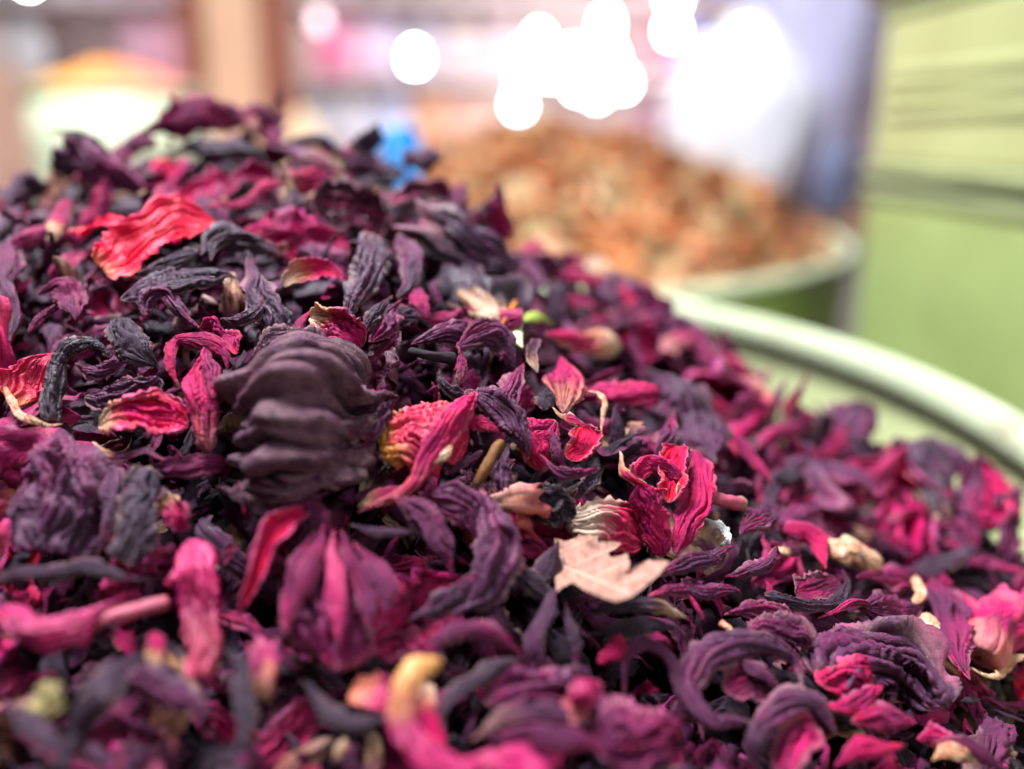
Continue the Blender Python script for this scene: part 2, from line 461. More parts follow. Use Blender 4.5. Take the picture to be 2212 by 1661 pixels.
# ------------------------------------------------------------------ petal geometry
def shell(P, th, A_pos=True, closed=False, vs=None, us=None, ragged=None):
    """thick sheet from a grid of points; returns verts, quads, uv(per vert), pc(per vert)"""
    ns, nt = P.shape[:2]
    ds = np.gradient(P, axis=0)
    if closed:
        dt = np.roll(P, -1, 1) - np.roll(P, 1, 1)
    else:
        dt = np.gradient(P, axis=1)
    N = unit(np.cross(ds, dt)) if closed else unit(np.cross(dt, ds))
    bad = ~np.isfinite(N).all(-1)
    N[bad] = (0, 0, 1)
    s = np.linspace(0, 1, ns)[:, None] * np.ones((1, nt))
    t = np.linspace(-1, 1, nt)[None] * np.ones((ns, 1)) if not closed else np.linspace(-1, 1, nt, endpoint=False)[None] * np.ones((ns, 1))
    e = np.abs(t) if not closed else s
    thk = th * (1 - 0.65 * e ** 5) * np.minimum(1, np.minimum(s, 1 - s) * 14 + 0.25)
    a = P + N * thk[..., None] * 0.5
    b = P - N * thk[..., None] * 0.5
    V = np.concatenate([a.reshape(-1, 3), b.reshape(-1, 3)])
    n0 = ns * nt
    i = np.arange(ns - 1)[:, None]
    j = np.arange(nt if closed else nt - 1)[None]
    j2 = (j + 1) % nt
    Q = np.stack([i * nt + j, i * nt + j2, (i + 1) * nt + j2, (i + 1) * nt + j], -1).reshape(-1, 4)
    F = [Q, Q[:, ::-1] + n0]
    jj = np.arange(nt if closed else nt - 1); jn = (jj + 1) % nt
    for r0 in (0, (ns - 1) * nt):
        F.append(np.stack([r0 + jj, r0 + jj + n0, r0 + jn + n0, r0 + jn], -1) if r0 == 0 else np.stack([r0 + jn, r0 + jn + n0, r0 + jj + n0, r0 + jj], -1))
    if not closed:
        ii = np.arange(ns - 1) * nt
        F.append(np.stack([ii + nt, ii + nt + n0, ii + n0, ii], -1))
        ii = ii + nt - 1
        F.append(np.stack([ii, ii + n0, ii + nt + n0, ii + nt], -1))
    F = np.concatenate(F)
    edge = np.maximum(np.abs(t) if not closed else 0 * t, np.abs(s * 2 - 1) ** 3 if not closed else s)
    sa = np.zeros((ns, nt)); sb = np.ones((ns, nt))
    if not A_pos: sa, sb = sb, sa
    pc = np.concatenate([np.stack([q, edge, s, np.ones_like(s)], -1).reshape(-1, 4) for q in (sa, sb)])
    uv = np.concatenate([np.stack([s, t * 0.5 + 0.5], -1).reshape(-1, 2)] * 2)
    return V, F, uv, pc

def petal_mesh(name, V, F, uv, pc):
    me = mesh_np(name, V, F)
    ul = me.uv_layers.new(name='UVMap')
    ul.data.foreach_set('uv', uv[F.ravel()].astype(np.float32).ravel())
    at_ = me.attributes.new('pc', 'FLOAT_COLOR', 'POINT')
    at_.data.foreach_set('color', pc.astype(np.float32).ravel())
    return me

def spline(P, n):
    P = np.asarray(P, float)
    if len(P) == 2: P = np.array([P[0], P[0] * .5 + P[1] * .5, P[1]])
    X = np.concatenate([[2 * P[0] - P[1]], P, [2 * P[-1] - P[-2]]])
    m = len(P) - 1
    d = np.linalg.norm(np.diff(P[:, :3], axis=0), axis=1); cs = np.concatenate([[0], np.cumsum(d)]); cs /= cs[-1]
    q = np.linspace(0, 1, n)
    k = np.clip(np.searchsorted(cs, q, side='right') - 1, 0, m - 1)
    t = ((q - cs[k]) / np.maximum(cs[k + 1] - cs[k], 1e-9))[:, None]
    p0, p1, p2, p3 = X[k], X[k + 1], X[k + 2], X[k + 3]
    return 0.5 * (2 * p1 + (p2 - p0) * t + (2 * p0 - 5 * p1 + 4 * p2 - p3) * t ** 2 + (3 * p1 - p0 - 3 * p2 + p3) * t ** 3)

def tip_profile(s, tips):
    f = np.ones_like(s)
    for q, kd in ((s, tips[0]), (1 - s, tips[1])):
        if kd == 'p': f = f * np.clip(q / 0.35, 0, 1) ** 0.7
        elif kd == 'r': f = f * np.sqrt(np.clip(1 - (1 - np.clip(q / 0.22, 0, 1)) ** 2, 0, 1))
        elif kd == 'c': f = f * np.clip(0.55 + q / 0.06, 0, 1)
    return np.maximum(f, 0.05)

def strip_grid(C, Wd, Nref, arc=80, roll=0, twist=0, rib=0.5, crump=0.5, rag=0.16, edge=0.5, tips='pp', ns=56, nt=30, seed=0, kt=5.2, xr=0.0, kx=5.0):
    """C (n,3) path, Wd (n,) half widths, Nref (n,3) facing"""
    n = len(C)
    s = np.linspace(0, 1, n)
    T = unit(np.gradient(C, axis=0))
    N = unit(Nref - (Nref * T).sum(-1, keepdims=True) * T)
    B = np.cross(T, N)
    a = np.radians(roll + twist * (s - 0.5)) + 0.25 * noise(s * 3, 0.5, seed * 1.7, seed)
    ca, sa = np.cos(a)[:, None], np.sin(a)[:, None]
    N, B = N * ca + B * sa, B * ca - N * sa
    t = np.linspace(-1, 1, nt)
    S, Tt = np.meshgrid(s, t, indexing='ij')
    w = Wd * tip_profile(s, tips)
    lw = w[:, None] * (1 + (rag * 2.2 * noise(S * 7, np.sign(Tt) * 3.3, seed * 0.37, seed + 1) + (0.10 + 0.8 * rag) * noise(S * 22, np.sign(Tt) * 5.3, seed * 0.37, seed + 21)) * np.abs(Tt) ** 2)
    A = math.radians(arc) * (1 + 0.5 * noise(S * 3, 7.7, seed * .3, seed + 2))
    th = A * 0.5 * Tt + np.sign(arc) * edge * np.sign(Tt) * np.abs(Tt) ** 5 * (1 + 1.2 * noise(S * 4, np.sign(Tt) * 2, 0.1, seed + 3))
    # wandering folds running lengthwise
    th = th + 0.55 * rib * noise(Tt * kt * 0.6, S * 2.1, seed * 0.71, seed + 4)
    dt = t[1] - t[0]
    x = np.cumsum(np.cos(th), 1) * dt; y = -np.cumsum(np.sin(th), 1) * dt
    m = nt // 2
    x -= x[:, m:m + 1]; y -= y[:, m:m + 1]
    wm = float(np.mean(Wd))
    wob = 0.35 * noise(S * 4.0, Tt * 1.2, seed * .2, seed + 11)
    fold = np.abs(noise((Tt + wob) * kt, S * 1.2 + 3, seed * 0.9, seed + 5)) * 0.75 + np.abs(noise((Tt + wob) * kt * 2.4 + 9, S * 2.2, seed * 0.4, seed + 6)) * 0.5
    cross = noise(Tt * 2.0, S * 7, seed * .6, seed + 7) * 0.10
    if xr:
        fold = fold + 0.4 * xr * np.abs(noise(S * kx * 2.6, Tt * 0.9, seed * 0.5, seed + 43)) + xr * np.abs(noise(S * kx + 0.35 * noise(Tt * 1.2, S * 2, seed * .1, seed + 41), Tt * 0.35, seed * 0.23, seed + 42))
    d = (fold + cross - 0.28) * rib * 0.8 * np.minimum(wm, 0.006) * np.minimum(1, w / max(wm, 1e-6))[:, None]
    px = x * lw + np.sin(th) * d
    py = y * lw + np.cos(th) * d
    P = C[:, None] + B[:, None] * px[..., None] + N[:, None] * py[..., None]
    if crump:
        f = 95.0
        amp = 0.0026 * crump
        D3 = np.stack([noise(P[..., 0] * f, P[..., 1] * f, P[..., 2] * f + seed * 3.1, seed + 8 + k) for k in range(3)], -1)
        D4 = np.stack([noise(P[..., 0] * f * 2.6, P[..., 1] * f * 2.6, P[..., 2] * f * 2.6 + seed, seed + 18 + k) for k in range(3)], -1)
        f5 = 620.0
        D5 = np.abs(noise(P[..., 0] * f5, P[..., 1] * f5, P[..., 2] * f5 + seed, seed + 31))[..., None] * unit(np.cross(np.gradient(P, axis=0), np.gradient(P, axis=1)))
        P = P + D3 * amp + D4 * amp * 0.2 + np.nan_to_num(D5) * 0.00016
    return P

def calyx_grid(C, R0, Nref, lobes=5, cut=0.5, flare=-0.2, squash=0.75, rib=0.6, crump=0.8, ns=56, nt=84, seed=0, neck=0.35, bulge=1.0, roll=0.0):
    """cup of joined sepals along path C (base to tips); cut = depth of the gaps between sepals"""
    n = len(C)
    s = np.linspace(0, 1, n)
    T = unit(np.gradient(C, axis=0))
    N = unit(Nref - (Nref * T).sum(-1, keepdims=True) * T)
    B = np.cross(T, N)
    ph = np.linspace(-PI, PI, nt, endpoint=False) + roll
    S, PH = np.meshgrid(s, ph, indexing='ij')
    ph2 = PH + 0.35 * noise(np.cos(PH) * 1.3, np.sin(PH) * 1.3, seed, seed)
    lobe = np.abs(np.cos(lobes * ph2 / 2)) ** 0.75
    vary = 1 - 0.35 * np.abs(noise(np.cos(PH) * 1.1 + 4, np.sin(PH) * 1.1, seed, seed + 1))
    L = (1 - cut + cut * lobe) * vary
    z = S * L
    prof = (neck + (1 - neck) * np.sin(np.clip(z * 1.9, 0, PI / 2)) ** 0.8) * (1 + flare * np.clip(z - 0.35, 0, 1) * 1.6) * (1 + 0.0 * z)
    prof = prof * np.clip(z / 0.05 + 0.25, 0, 1)
    rr = R0 * prof * bulge
    cx, sx = np.cos(PH), np.sin(PH)
    f = (np.abs(noise(PH * 2.6, S * 1.7, seed, seed + 5)) * 0.6 + np.abs(noise(PH * 6, S * 3, seed + 3, seed + 6)) * 0.25 - 0.2) * rib * 0.95
    rr = rr * (1 + f) + R0 * 0.22 * noise(cx * 1.2, sx * 1.2, S * 3 + seed, seed + 9)
    zi = z * (n - 1)
    k = np.clip(zi.astype(int), 0, n - 2); fr = (zi - k)[..., None]
    lerp = lambda a: a[k] * (1 - fr) + a[k + 1] * fr
    P = lerp(C) + lerp(B) * (rr * cx)[..., None] + lerp(N) * (rr * sx * squash)[..., None]
    if crump:
        f = 95.0; amp = 0.0034 * crump
        D3 = np.stack([noise(P[..., 0] * f, P[..., 1] * f, P[..., 2] * f + seed * 3.1, seed + 8 + q) for q in range(3)], -1)
        D4 = np.stack([noise(P[..., 0] * f * 2.4, P[..., 1] * f * 2.4, P[..., 2] * f * 2.4 + seed, seed + 18 + q) for q in range(3)], -1)
        D5 = np.stack([np.abs(noise(P[..., 0] * 520, P[..., 1] * 520, P[..., 2] * 520 + seed, seed + 28 + q)) for q in range(3)], -1)
        P = P + (D3 * amp + D4 * amp * 0.28 + D5 * 0.00018) * np.clip(S * 3 + 0.3, 0, 1)[..., None]
    return P

UP = np.array([0, 0, 1.0])
HERO = []       # (object, u, v, radius, short phrase or None)
def hpath(spec, n):
    Q = []
    last = None
    for q in spec:
        u, v, l = q[:3]
        D = q[3] if len(q) > 3 else hit(u, v)
        if D is None: D = last if last is not None else 0.25
        last = D
        Q.append(np.r_[at(u, v, D - min(l, 4 + 0.55 * (l - 4)) * 0.001), D])
    C = spline(np.array(Q), n)
    return C[:, :3], C[:, 3]

def finish(name, P, th, A_pos, closed, color, label, cat, parent, mat=None, group=None):
    V, F, uv, pc = shell(P, th, A_pos, closed)
    c = V.mean(0)
    me = petal_mesh(name, V - c, F, uv, pc)
    o = place(me, name, mat or M_PETAL, None, c)
    o.color = (*color[:3], 1 - (color[3] if len(color) > 3 else 0.12))
    if parent is not None:
        o.parent = parent
        o.location = Vector(c) - Vector(parent.location)
    else:
        tag(o, label, cat, group)
    return o

_seed = [100]
def strip(name, label, pts_, w, arc=80, col=(0.3, 0, 0.2), cat='petal', parent=None, up=0.35, mark=None, th=0.32, tips='pp', ns=84, nt=42, mat=None, **kw):
    """dried petal along points of the frame (u, v, lift in mm[, distance]); w: half widths in photo pixels at 2212 wide"""
    _seed[0] += 1
    C, D = hpath(pts_, ns)
    if abs(D.mean() - 0.168) > 0.035:
        ns, nt = max(36, int(ns * 0.7)), int(nt * 0.7); C, D = hpath(pts_, ns)
    wq = np.interp(np.linspace(0, 1, ns), np.linspace(0, 1, len(w)), w)
    wq = np.convolve(np.pad(wq, 5, 'edge'), np.ones(11) / 11, 'valid')
    Nr = unit(0.8 * unit(CAM - C) + up * UP)
    P = strip_grid(C, wq * D / FPX, Nr, arc=arc, tips=tips, ns=ns, nt=nt, seed=_seed[0], **kw)
    o = finish(name, P, th * 0.001, arc > 0, False, col, label, cat, parent, mat)
    u0, v0, _ = proj(P.reshape(-1, 3))
    HERO.append((o, u0.mean(), v0.mean(), max(np.ptp(u0), np.ptp(v0)) / 2, mark, (u0, v0)))
    return o

def calyx(name, label, pts_, r, col=(0.3, 0, 0.2), cat='calyx', parent=None, mark=None, th=0.6, mat=None, ns=60, nt=90, **kw):
    _seed[0] += 1
    C, D = hpath(pts_, ns)
    Nr = unit(0.8 * unit(CAM - C) + 0.35 * UP)
    P = calyx_grid(C, r * D.mean() / FPX, Nr, seed=_seed[0], ns=ns, nt=nt, **kw)
    o = finish(name, P, th * 0.001, True, True, col, label, cat, parent, mat)
    u0, v0, _ = proj(P.reshape(-1, 3))
    HERO.append((o, u0.mean(), v0.mean(), max(np.ptp(u0), np.ptp(v0)) / 2, mark, (u0, v0)))
    return o

def rod(name, label, pts_, r, mat, cat='stem', parent=None, mark=None, ns=24, nt=12, ends=None):
    _seed[0] += 1
    C, D = hpath(pts_, ns)
    T = unit(np.gradient(C, axis=0)); N = unit(UP - (UP * T).sum(-1, keepdims=True) * T); B = np.cross(T, N)
    rq = np.interp(np.linspace(0, 1, ns), np.linspace(0, 1, len(r)), r) * D / FPX
    rq[0] *= 0.55; rq[-1] *= 0.55
    a = np.linspace(0, 2 * PI, nt, endpoint=False)
    rr = rq[:, None] * (1 + 0.3 * noise(np.cos(a)[None] * 2, np.sin(a)[None] * 2, np.linspace(0, 3, ns)[:, None], _seed[0]))
    P = C[:, None] + B[:, None] * (rr * np.cos(a))[..., None] + N[:, None] * (rr * np.sin(a))[..., None]
    V = P.reshape(-1, 3)
    i = np.arange(ns - 1)[:, None]; j = np.arange(nt)[None]; j2 = (j + 1) % nt
    F = np.stack([i * nt + j, i * nt + j2, (i + 1) * nt + j2, (i + 1) * nt + j], -1).reshape(-1, 4)
    V = np.r_[V, C[:1] - T[:1] * rq[0] * .2, C[-1:] + T[-1:] * rq[-1] * .2]
    jj = np.arange(nt)
    caps = np.r_[np.stack([jj * 0 + ns * nt, (jj + 1) % nt, jj], -1), np.stack([jj * 0 + ns * nt + 1, (ns - 1) * nt + jj, (ns - 1) * nt + (jj + 1) % nt], -1)]
    c = V.mean(0)
    me = mesh_np(name, V - c, [F, caps])
    o = place(me, name, mat, None, c)
    if parent is not None:
        o.parent = parent; o.location = Vector(c) - Vector(parent.location)
    else: tag(o, label, cat)
    if ends:
        for k, kk in ((0, 2), (-1, -3)):
            if k == 0 and ends == 'last' or k == -1 and ends == 'first': continue
            bm = bmesh.new()
            bmesh.ops.create_icosphere(bm, subdivisions=2, radius=1.0)
            for v in bm.verts:
                q = np.array(v.co)
                v.co = Vector(q * (1 + 0.25 * noise(q[0] * 2, q[1] * 2, q[2] * 2 + _seed[0], 3)))
            e = place(bm_mesh('broken_end', bm, True), 'broken_end', M_CREAM, None, C[k])
            rad = rq[kk] * 1.05
            e.scale = (rad, rad, rad)
            e.parent = o; e.location = Vector(C[k]) - Vector(o.location)
    u0, v0, _ = proj(V)
    HERO.append((o, u0.mean(), v0.mean(), max(np.ptp(u0), np.ptp(v0)) / 2, mark, (u0, v0)))
    return o

# ------------------------------------------------------------------ the pieces one can name, front of the heap to its top
S, K = strip, calyx
# big crumpled calyx left of the middle
h = S('hibiscus_calyx', 'large crumpled brownish plum calyx with stacked folds, left of the picture middle', [(645,1075,2),(648,990,7),(650,890,9),(655,800,8),(665,722,3)], [110,132,130,104,50], 170, (0.2,0,1.0), 'calyx', mark='the large crumpled brown calyx', th=0.9, tips='rr', rib=1.8, crump=1.0, kt=0.9, xr=1.6, kx=5.5, ns=110, nt=70, mat=M_CALX)
S('sepal_fold', None, [(500,1045,4),(600,1050,9),(700,1015,10),(795,965,6)], [30,42,44,28], 190, (0.2,0,1.0), parent=h, th=0.8, tips='rr', rib=2.2, crump=1.2, mat=M_CAL)
S('sepal_fold', None, [(515,915,4),(580,930,11),(690,935,13),(800,920,7)], [30,42,44,28], 170, (0.18,0,1.0), parent=h, th=0.8, tips='rr', rib=2.2, crump=1.2, mat=M_CAL)
S('sepal_fold', None, [(560,800,6),(650,825,12),(740,835,12),(860,862,7)], [24,34,34,14], 170, (0.2,0,1.0), parent=h, th=0.8, tips='rp', rib=1.6, crump=1.0, mat=M_CAL)
S('sepal_fold', None, [(545,770,4),(600,735,8),(680,745,9),(740,800,6)], [22,34,34,22], 150, (0.2,0,1.0), parent=h, th=0.8, tips='rr', rib=1.8, crump=1.0, mat=M_CAL)
S('sepal_tip', None, [(775,935,8),(815,905,9),(868,860,8)], [26,24,12], 150, (0.28,0,0.55), parent=h, tips='rp', rib=1.4)
S('sepal_tip', None, [(462,1060,4),(540,1085,6),(640,1085,6),(750,1045,4)], [18,22,24,16], 150, (0.26,0,0.7), parent=h, tips='pp', rib=1.5, mat=M_CAL)
# red vase
h = S('hibiscus_calyx', 'crimson vase-shaped calyx standing upright with a dark hole near its top', [(448,972,2),(442,905,5),(432,830,6),(445,765,5)], [28,46,58,44], 165, (1.0,0.2,0), 'calyx', mark='the crimson vase-shaped calyx', tips='rr', rib=0.9, crump=0.6)
S('sepal', None, [(372,735,6),(430,735,8.5),(480,760,7),(497,800,4)], [16,20,18,10], 140, (0.85,0,0.15), parent=h, tips='rp')
S('sepal', None, [(385,830,6.5),(368,775,8),(378,735,7),(420,730,6)], [9,14,14,10], 120, (0.85,0,0.1), parent=h, tips='pp')
S('sepal', None, [(455,860,8),(462,800,9),(448,745,7)], [20,26,16], 150, (0.6,0,0.2), parent=h, tips='rr', rib=1.2)
# bright red petal top left and its dark frill
S('hibiscus_petal', 'bright red translucent petal lying open near the top left', [(225,590,3),(290,530,5),(365,490,6),(455,470,5)], [40,66,62,36], -45, (1.0,0.3,0,0.05), mark='the bright red open petal', mat=M_RED, up=0.9, th=0.25, tips='cr', rib=0.4, crump=0.9, rag=0.1)
S('hibiscus_petal', 'pinkish red scrap joined at the left of the bright red open petal', [(160,490,3),(215,495,4),(275,495,4)], [16,22,18], -40, (0.95,0.2,0.2), mat=M_RED, up=0.9, th=0.3, tips='pr', crump=1)
S('hibiscus_petal', 'grey plum petal edge folded under the bright red open petal', [(300,590,4),(350,575,6),(430,545,5)], [16,26,20], 70, (0.12,0,0.8), tips='pr')
S('hibiscus_petal', 'dark petal with wavy crimson upper edge below the bright red open petal', [(285,622,4),(360,600,7),(440,602,7),(528,618,4)], [26,46,46,24], 40, (0.16,0,0.25), mark='the wavy-edged dark petal', roll=-38, tips='rp', rib=1.1, crump=1.5, rag=0.25)
S('hibiscus_petal', 'pale grey twisted petal tip right of the bright red open petal', [(430,555,4),(445,520,6),(490,500,5),(560,520,3),(620,545,1)], [16,26,26,24,14], 130, (0.14,0,0.75), rib=1.3)
S('petal_strip', 'black arching petal strip above the pointed petal with crimson tip', [(455,570,5),(470,530,7),(530,515,6),(600,540,3)], [12,15,16,10], 120, (0.05,0,0.5), rib=1.2)
S('hibiscus_petal', 'upright pointed plum petal with a crimson tip, above the large crumpled calyx', [(600,725,1),(580,660,4),(555,610,6),(537,556,5)], [34,38,30,14], 75, (0.2,0,0.4), mark='the upright pointed petal', tips='rp', rib=1.3, edge=0.8)
S('petal_strip', 'dark curling striped strip left of the upright pointed petal', [(470,690,3),(520,690,6),(560,670,7),(565,640,6)], [10,16,18,8], 120, (0.18,0,0.3), rib=1.5)
# tall ribbed one
h = S('hibiscus_petal', 'tall ribbed greyish plum petal leaning upright at upper middle', [(745,705,2),(775,630,5),(800,560,8),(815,505,7)], [24,36,44,42], 120, (0.12,0,0.7), mark='the tall ribbed plum petal', tips='pc', rib=1.9, crump=0.7, th=0.7)
S('sepal_tip', None, [(790,715,5),(815,680,7),(845,640,6)], [10,16,14], 120, (0.1,0,0.6), parent=h, tips='cp', rib=1.4)
S('hibiscus_petal', 'purple curled petal with round back beside the tall ribbed plum petal', [(862,500,3),(890,560,6),(890,610,5),(862,640,3)], [16,26,28,18], 150, (0.22,0,0.5), tips='rr', rib=1.2)
S('petal_strip', 'wine red crinkled scrap with a hooked tip, right of the tall ribbed plum petal', [(805,738,3),(830,700,6),(845,665,7),(878,652,6)], [20,26,24,10], 110, (0.42,0,0.1), mark='the crinkled wine red scrap', rib=1.8, crump=1.2, tips='rp')
S('hibiscus_petal', 'smooth crimson petal right of the crinkled wine red scrap', [(885,600,2),(905,640,4),(925,690,2)], [14,28,18], 110, (0.75,0,0), tips='pr', rib=0.5)
S('hibiscus_petal', 'grey mauve flat petal behind the crinkled wine red scrap', [(850,690,2),(885,680,3),(905,670,2)], [22,30,18], 60, (0.2,0,0.8), tips='rr')
# orange flesh pieces
S('hibiscus_calyx', 'torn calyx showing orange and cream flesh above the large crumpled calyx', [(668,700,3),(710,700,5),(745,725,5),(775,755,3)], [30,40,42,22], -120, (0.6,1.0,0), 'calyx', mark='the torn orange-fleshed calyx', tips='rr', rib=1.0, crump=1.2, mat=None)
S('petal_strip', 'magenta upright curl left of the torn orange-fleshed calyx', [(640,735,3),(645,695,6),(668,665,5)], [10,14,8], 130, (0.6,0,0.2))
S('hibiscus_petal', 'crimson petal with an orange root behind the tall ribbed plum petal', [(605,620,2),(650,590,5),(705,585,3),(750,610,1)], [18,26,22,12], -90, (0.8,1.0,0), tips='rp')
# dark smooth calyx behind, with pale stem end
h = K('hibiscus_calyx', 'smooth dark plum calyx pointing down right to a pale pink stem end', [(1110,610,4),(1050,570,5),(970,520,6),(880,465,4)], 66, (0.14,0.0,0.4), mark='the smooth dark calyx with pale stem end', lobes=5, cut=0.35, flare=0.0, rib=1.6, crump=0.7, neck=0.22)
rod('stem_end', None, [(1060,555,8),(1085,590,8),(1100,615,6)], [8,13,15], M_CREAM, parent=h)
S('hibiscus_petal', 'pink and orange petal strip lying along the smooth dark calyx', [(1085,590,8),(1050,545,8),(1000,510,7)], [12,14,10], 100, (0.75,0.9,0.2))
# left column
S('petal_strip', 'black hooked petal strip arching over at the left edge', [(118,912,6),(112,840,8),(135,765,10),(190,738,9),(238,775,5)], [24,22,22,20,12], 110, (0.02,0,0.25), mark='the black hooked strip', tips='cp', rib=1.1, th=0.8)
S('hibiscus_petal', 'red to orange petal with a cream torn edge behind the black hooked strip', [(20,880,4),(50,830,4),(85,780,4),(110,755,3)], [40,48,30,12], -40, (0.95,0.75,0), mark='the red petal with cream edge', mat=M_STRIPED, up=0.8, th=0.3, tips='rp', crump=1)
S('petal_strip', 'cream torn petal rim along the lower left of the red petal', [(0,845,6),(25,885,7),(70,902,6),(115,905,4)], [8,9,8,5], 90, (0.4,1.0,0.2), mat=M_CREAM, crump=1.2)
S('hibiscus_petal', 'round grey plum petal tip right of the black hooked strip', [(345,795,1),(300,760,5),(268,715,6),(262,690,4)], [22,38,40,26], 80, (0.08,0,0.75), tips='pr', rib=0.9)
S('petal_strip', 'twisted wine petal strip with rolled head above the crimson vase-shaped calyx', [(310,690,4),(318,645,7),(350,635,7),(378,665,5),(430,700,3)], [14,22,22,20,14], 160, (0.35,0,0.35), rib=1.7, tips='rp')
S('hibiscus_petal', 'crumpled crimson petal draped over the top of the crimson vase-shaped calyx', [(400,700,6),(440,690,9),(485,715,8),(510,760,5)], [18,28,28,16], 130, (0.85,0,0.1), rib=1.8, crump=1.3, tips='rr')
S('petal_strip', 'dark striped petal with a crimson lip between the hook and the vase-shaped calyx', [(165,785,3),(210,800,5),(255,780,5),(245,760,4)], [10,20,18,8], 80, (0.25,0,0.2), rib=1.5)
S('hibiscus_petal', 'brownish plum fan petal left of the crimson vase-shaped calyx', [(190,860,1),(250,850,3),(310,840,3),(340,815,1)], [26,40,38,22], 60, (0.16,0,0.4), rib=1.8, tips='rr')
S('hibiscus_calyx', 'open orange and red calyx half lying left of the crimson vase-shaped calyx', [(205,925,4),(270,905,6),(340,905,5),(405,930,3)], [28,50,52,32], -90, (0.8,1.0,0), 'calyx', mark='the open orange and red calyx half', tips='rr', rib=1.2, crump=1.0, th=0.4)
S('petal_strip', 'buff wavy torn edge in front of the open orange and red calyx half', [(195,945,6),(250,965,8),(300,975,7),(345,1010,4)], [9,12,12,8], 90, (0.3,1.0,0.3), rib=1.3, crump=1.2)
# lavender fibrous calyx on the left
h = S('hibiscus_calyx', 'lavender grey fibrous calyx hanging downward at the left edge', [(135,928,5),(142,990,9),(140,1080,9),(120,1195,5)], [28,80,110,105], 110, (0.26,0,0.9,0.0), 'calyx', mark='the lavender fibrous calyx', tips='rc', rib=1.7, crump=0.45, kt=4.5)
S('sepal', None, [(235,1000,7),(258,1080,8),(240,1160,6),(215,1200,4)], [20,34,30,12], 90, (0.25,0,0.8), parent=h, rib=1.5)
S('sepal', None, [(60,1040,6),(40,1110,7),(10,1170,5)], [22,30,18], 90, (0.28,0,0.7), parent=h, rib=1.5)
S('petal_strip', 'grey vertical petal strip with parallel ribs right of the lavender fibrous calyx', [(318,1005,9),(305,1080,12),(290,1150,12),(262,1215,10)], [40,42,42,36], 60, (0.06,0,0.9), mark='the grey ribbed vertical strip', tips='cc', rib=1.1, crump=0.4, th=0.8)
S('hibiscus_petal', 'orange torn flesh patch right of the grey ribbed vertical strip', [(350,1060,4),(375,1100,5),(385,1150,3)], [20,28,18], -30, (0.6,1.0,0), tips='cc', rib=1.2, mat=None)
# lower left, nearer
S('hibiscus_petal', 'dusty pink petal with a round head hanging below the orange torn patch', [(425,1480,8),(425,1390,10),(420,1290,12),(408,1220,13),(400,1165,10)], [46,36,44,64,52], 110, (0.68,0.1,0.4), mat=M_PINK, mark='the dusty pink round-headed petal', tips='rr', rib=1.1, crump=1.0, th=0.8)
S('petal_strip', 'long magenta channelled petal leaning below the large crumpled calyx', [(520,1330,4),(560,1230,9),(610,1150,10),(690,1085,6)], [22,36,40,34], -150, (0.85,0,0.15), mark='the magenta channelled petal', rib=1.0)
S('petal_strip', 'purple back of a petal right of the magenta channelled petal', [(640,1075,7),(690,1110,9),(715,1150,7)], [16,22,14], 130, (0.5,0,0.4))
h = S('hibiscus_calyx', 'plump mauve and pink bud-shaped calyx, blurred, lower left of middle', [(735,1445,5),(735,1370,8),(725,1280,9),(715,1160,6)], [80,125,115,50], 175, (0.6,0,0.35), 'calyx', mark='the plump mauve bud-shaped calyx', tips='rr', rib=1.6, crump=0.7)
S('sepal', None, [(640,1330,14),(660,1240,15),(690,1170,14),(700,1120,11)], [20,26,22,12], 130, (0.6,0,0.4), parent=h)
S('sepal', None, [(800,1360,13),(790,1270,15),(760,1200,14),(745,1145,12)], [22,28,24,12], 130, (0.45,0,0.4), parent=h)
S('sepal', None, [(735,1400,13),(728,1300,16),(722,1210,15),(725,1140,12)], [24,32,24,12], 130, (0.8,0,0.25), mat=M_PINK, parent=h)
S('sepal', None, [(840,1340,10),(835,1260,12),(800,1200,11),(765,1160,9)], [20,28,22,10], 130, (0.5,0,0.4), parent=h)
S('sepal', None, [(612,1370,10),(622,1290,12),(655,1210,12),(690,1150,9)], [20,28,22,10], 130, (0.6,0,0.4), parent=h)
h = S('hibiscus_calyx', 'big purple calyx of two crossing curved sepals at lower middle', [(960,1340,5),(1050,1270,10),(1075,1170,12),(1040,1060,9)], [36,52,56,30], 120, (0.28,0,0.6), 'calyx', mark='the big purple crossing-sepal calyx', rib=1.4, th=0.8, tips='pp')
S('sepal', None, [(850,1075,9),(900,1110,12),(950,1180,13),(975,1250,9)], [24,34,34,18], 130, (0.35,0,0.6), parent=h, rib=1.3)
S('sepal', None, [(905,1065,6),(970,1080,9),(1020,1120,9),(1035,1200,6)], [24,44,44,24], 80, (0.4,0,0.5), parent=h, rib=1.0)
S('sepal', None, [(870,1350,4),(960,1300,8),(1040,1230,9)], [20,30,26], 110, (0.22,0,0.7), parent=h, rib=1.2)
S('petal_strip', 'thin lavender petal strip bridging left of the big purple crossing-sepal calyx', [(750,1135,6),(820,1150,9),(900,1165,8)], [10,13,10], 130, (0.15,0,0.7))
S('petal_strip', 'long grey lavender strip lying across the left edge', [(0,1240,9),(90,1240,11),(200,1228,12),(330,1260,8)], [16,20,22,14], 120, (0.12,0,0.85), mark='the long grey lavender strip', tips='cp')
S('hibiscus_petal', 'sagging pink and plum petal under the long grey lavender strip', [(0,1310,9),(80,1365,12),(180,1355,12),(270,1290,8)], [38,44,42,24], 110, (0.68,0,0.5), mat=M_PINK, mark='the sagging pink petal', tips='cp', rib=1.1)
rod('stem_piece', 'magenta stem piece with cream cut end, right of the sagging pink petal', [(205,1345,8),(270,1325,8),(365,1300,5)], [15,16,15], M_STEM, ends='first')
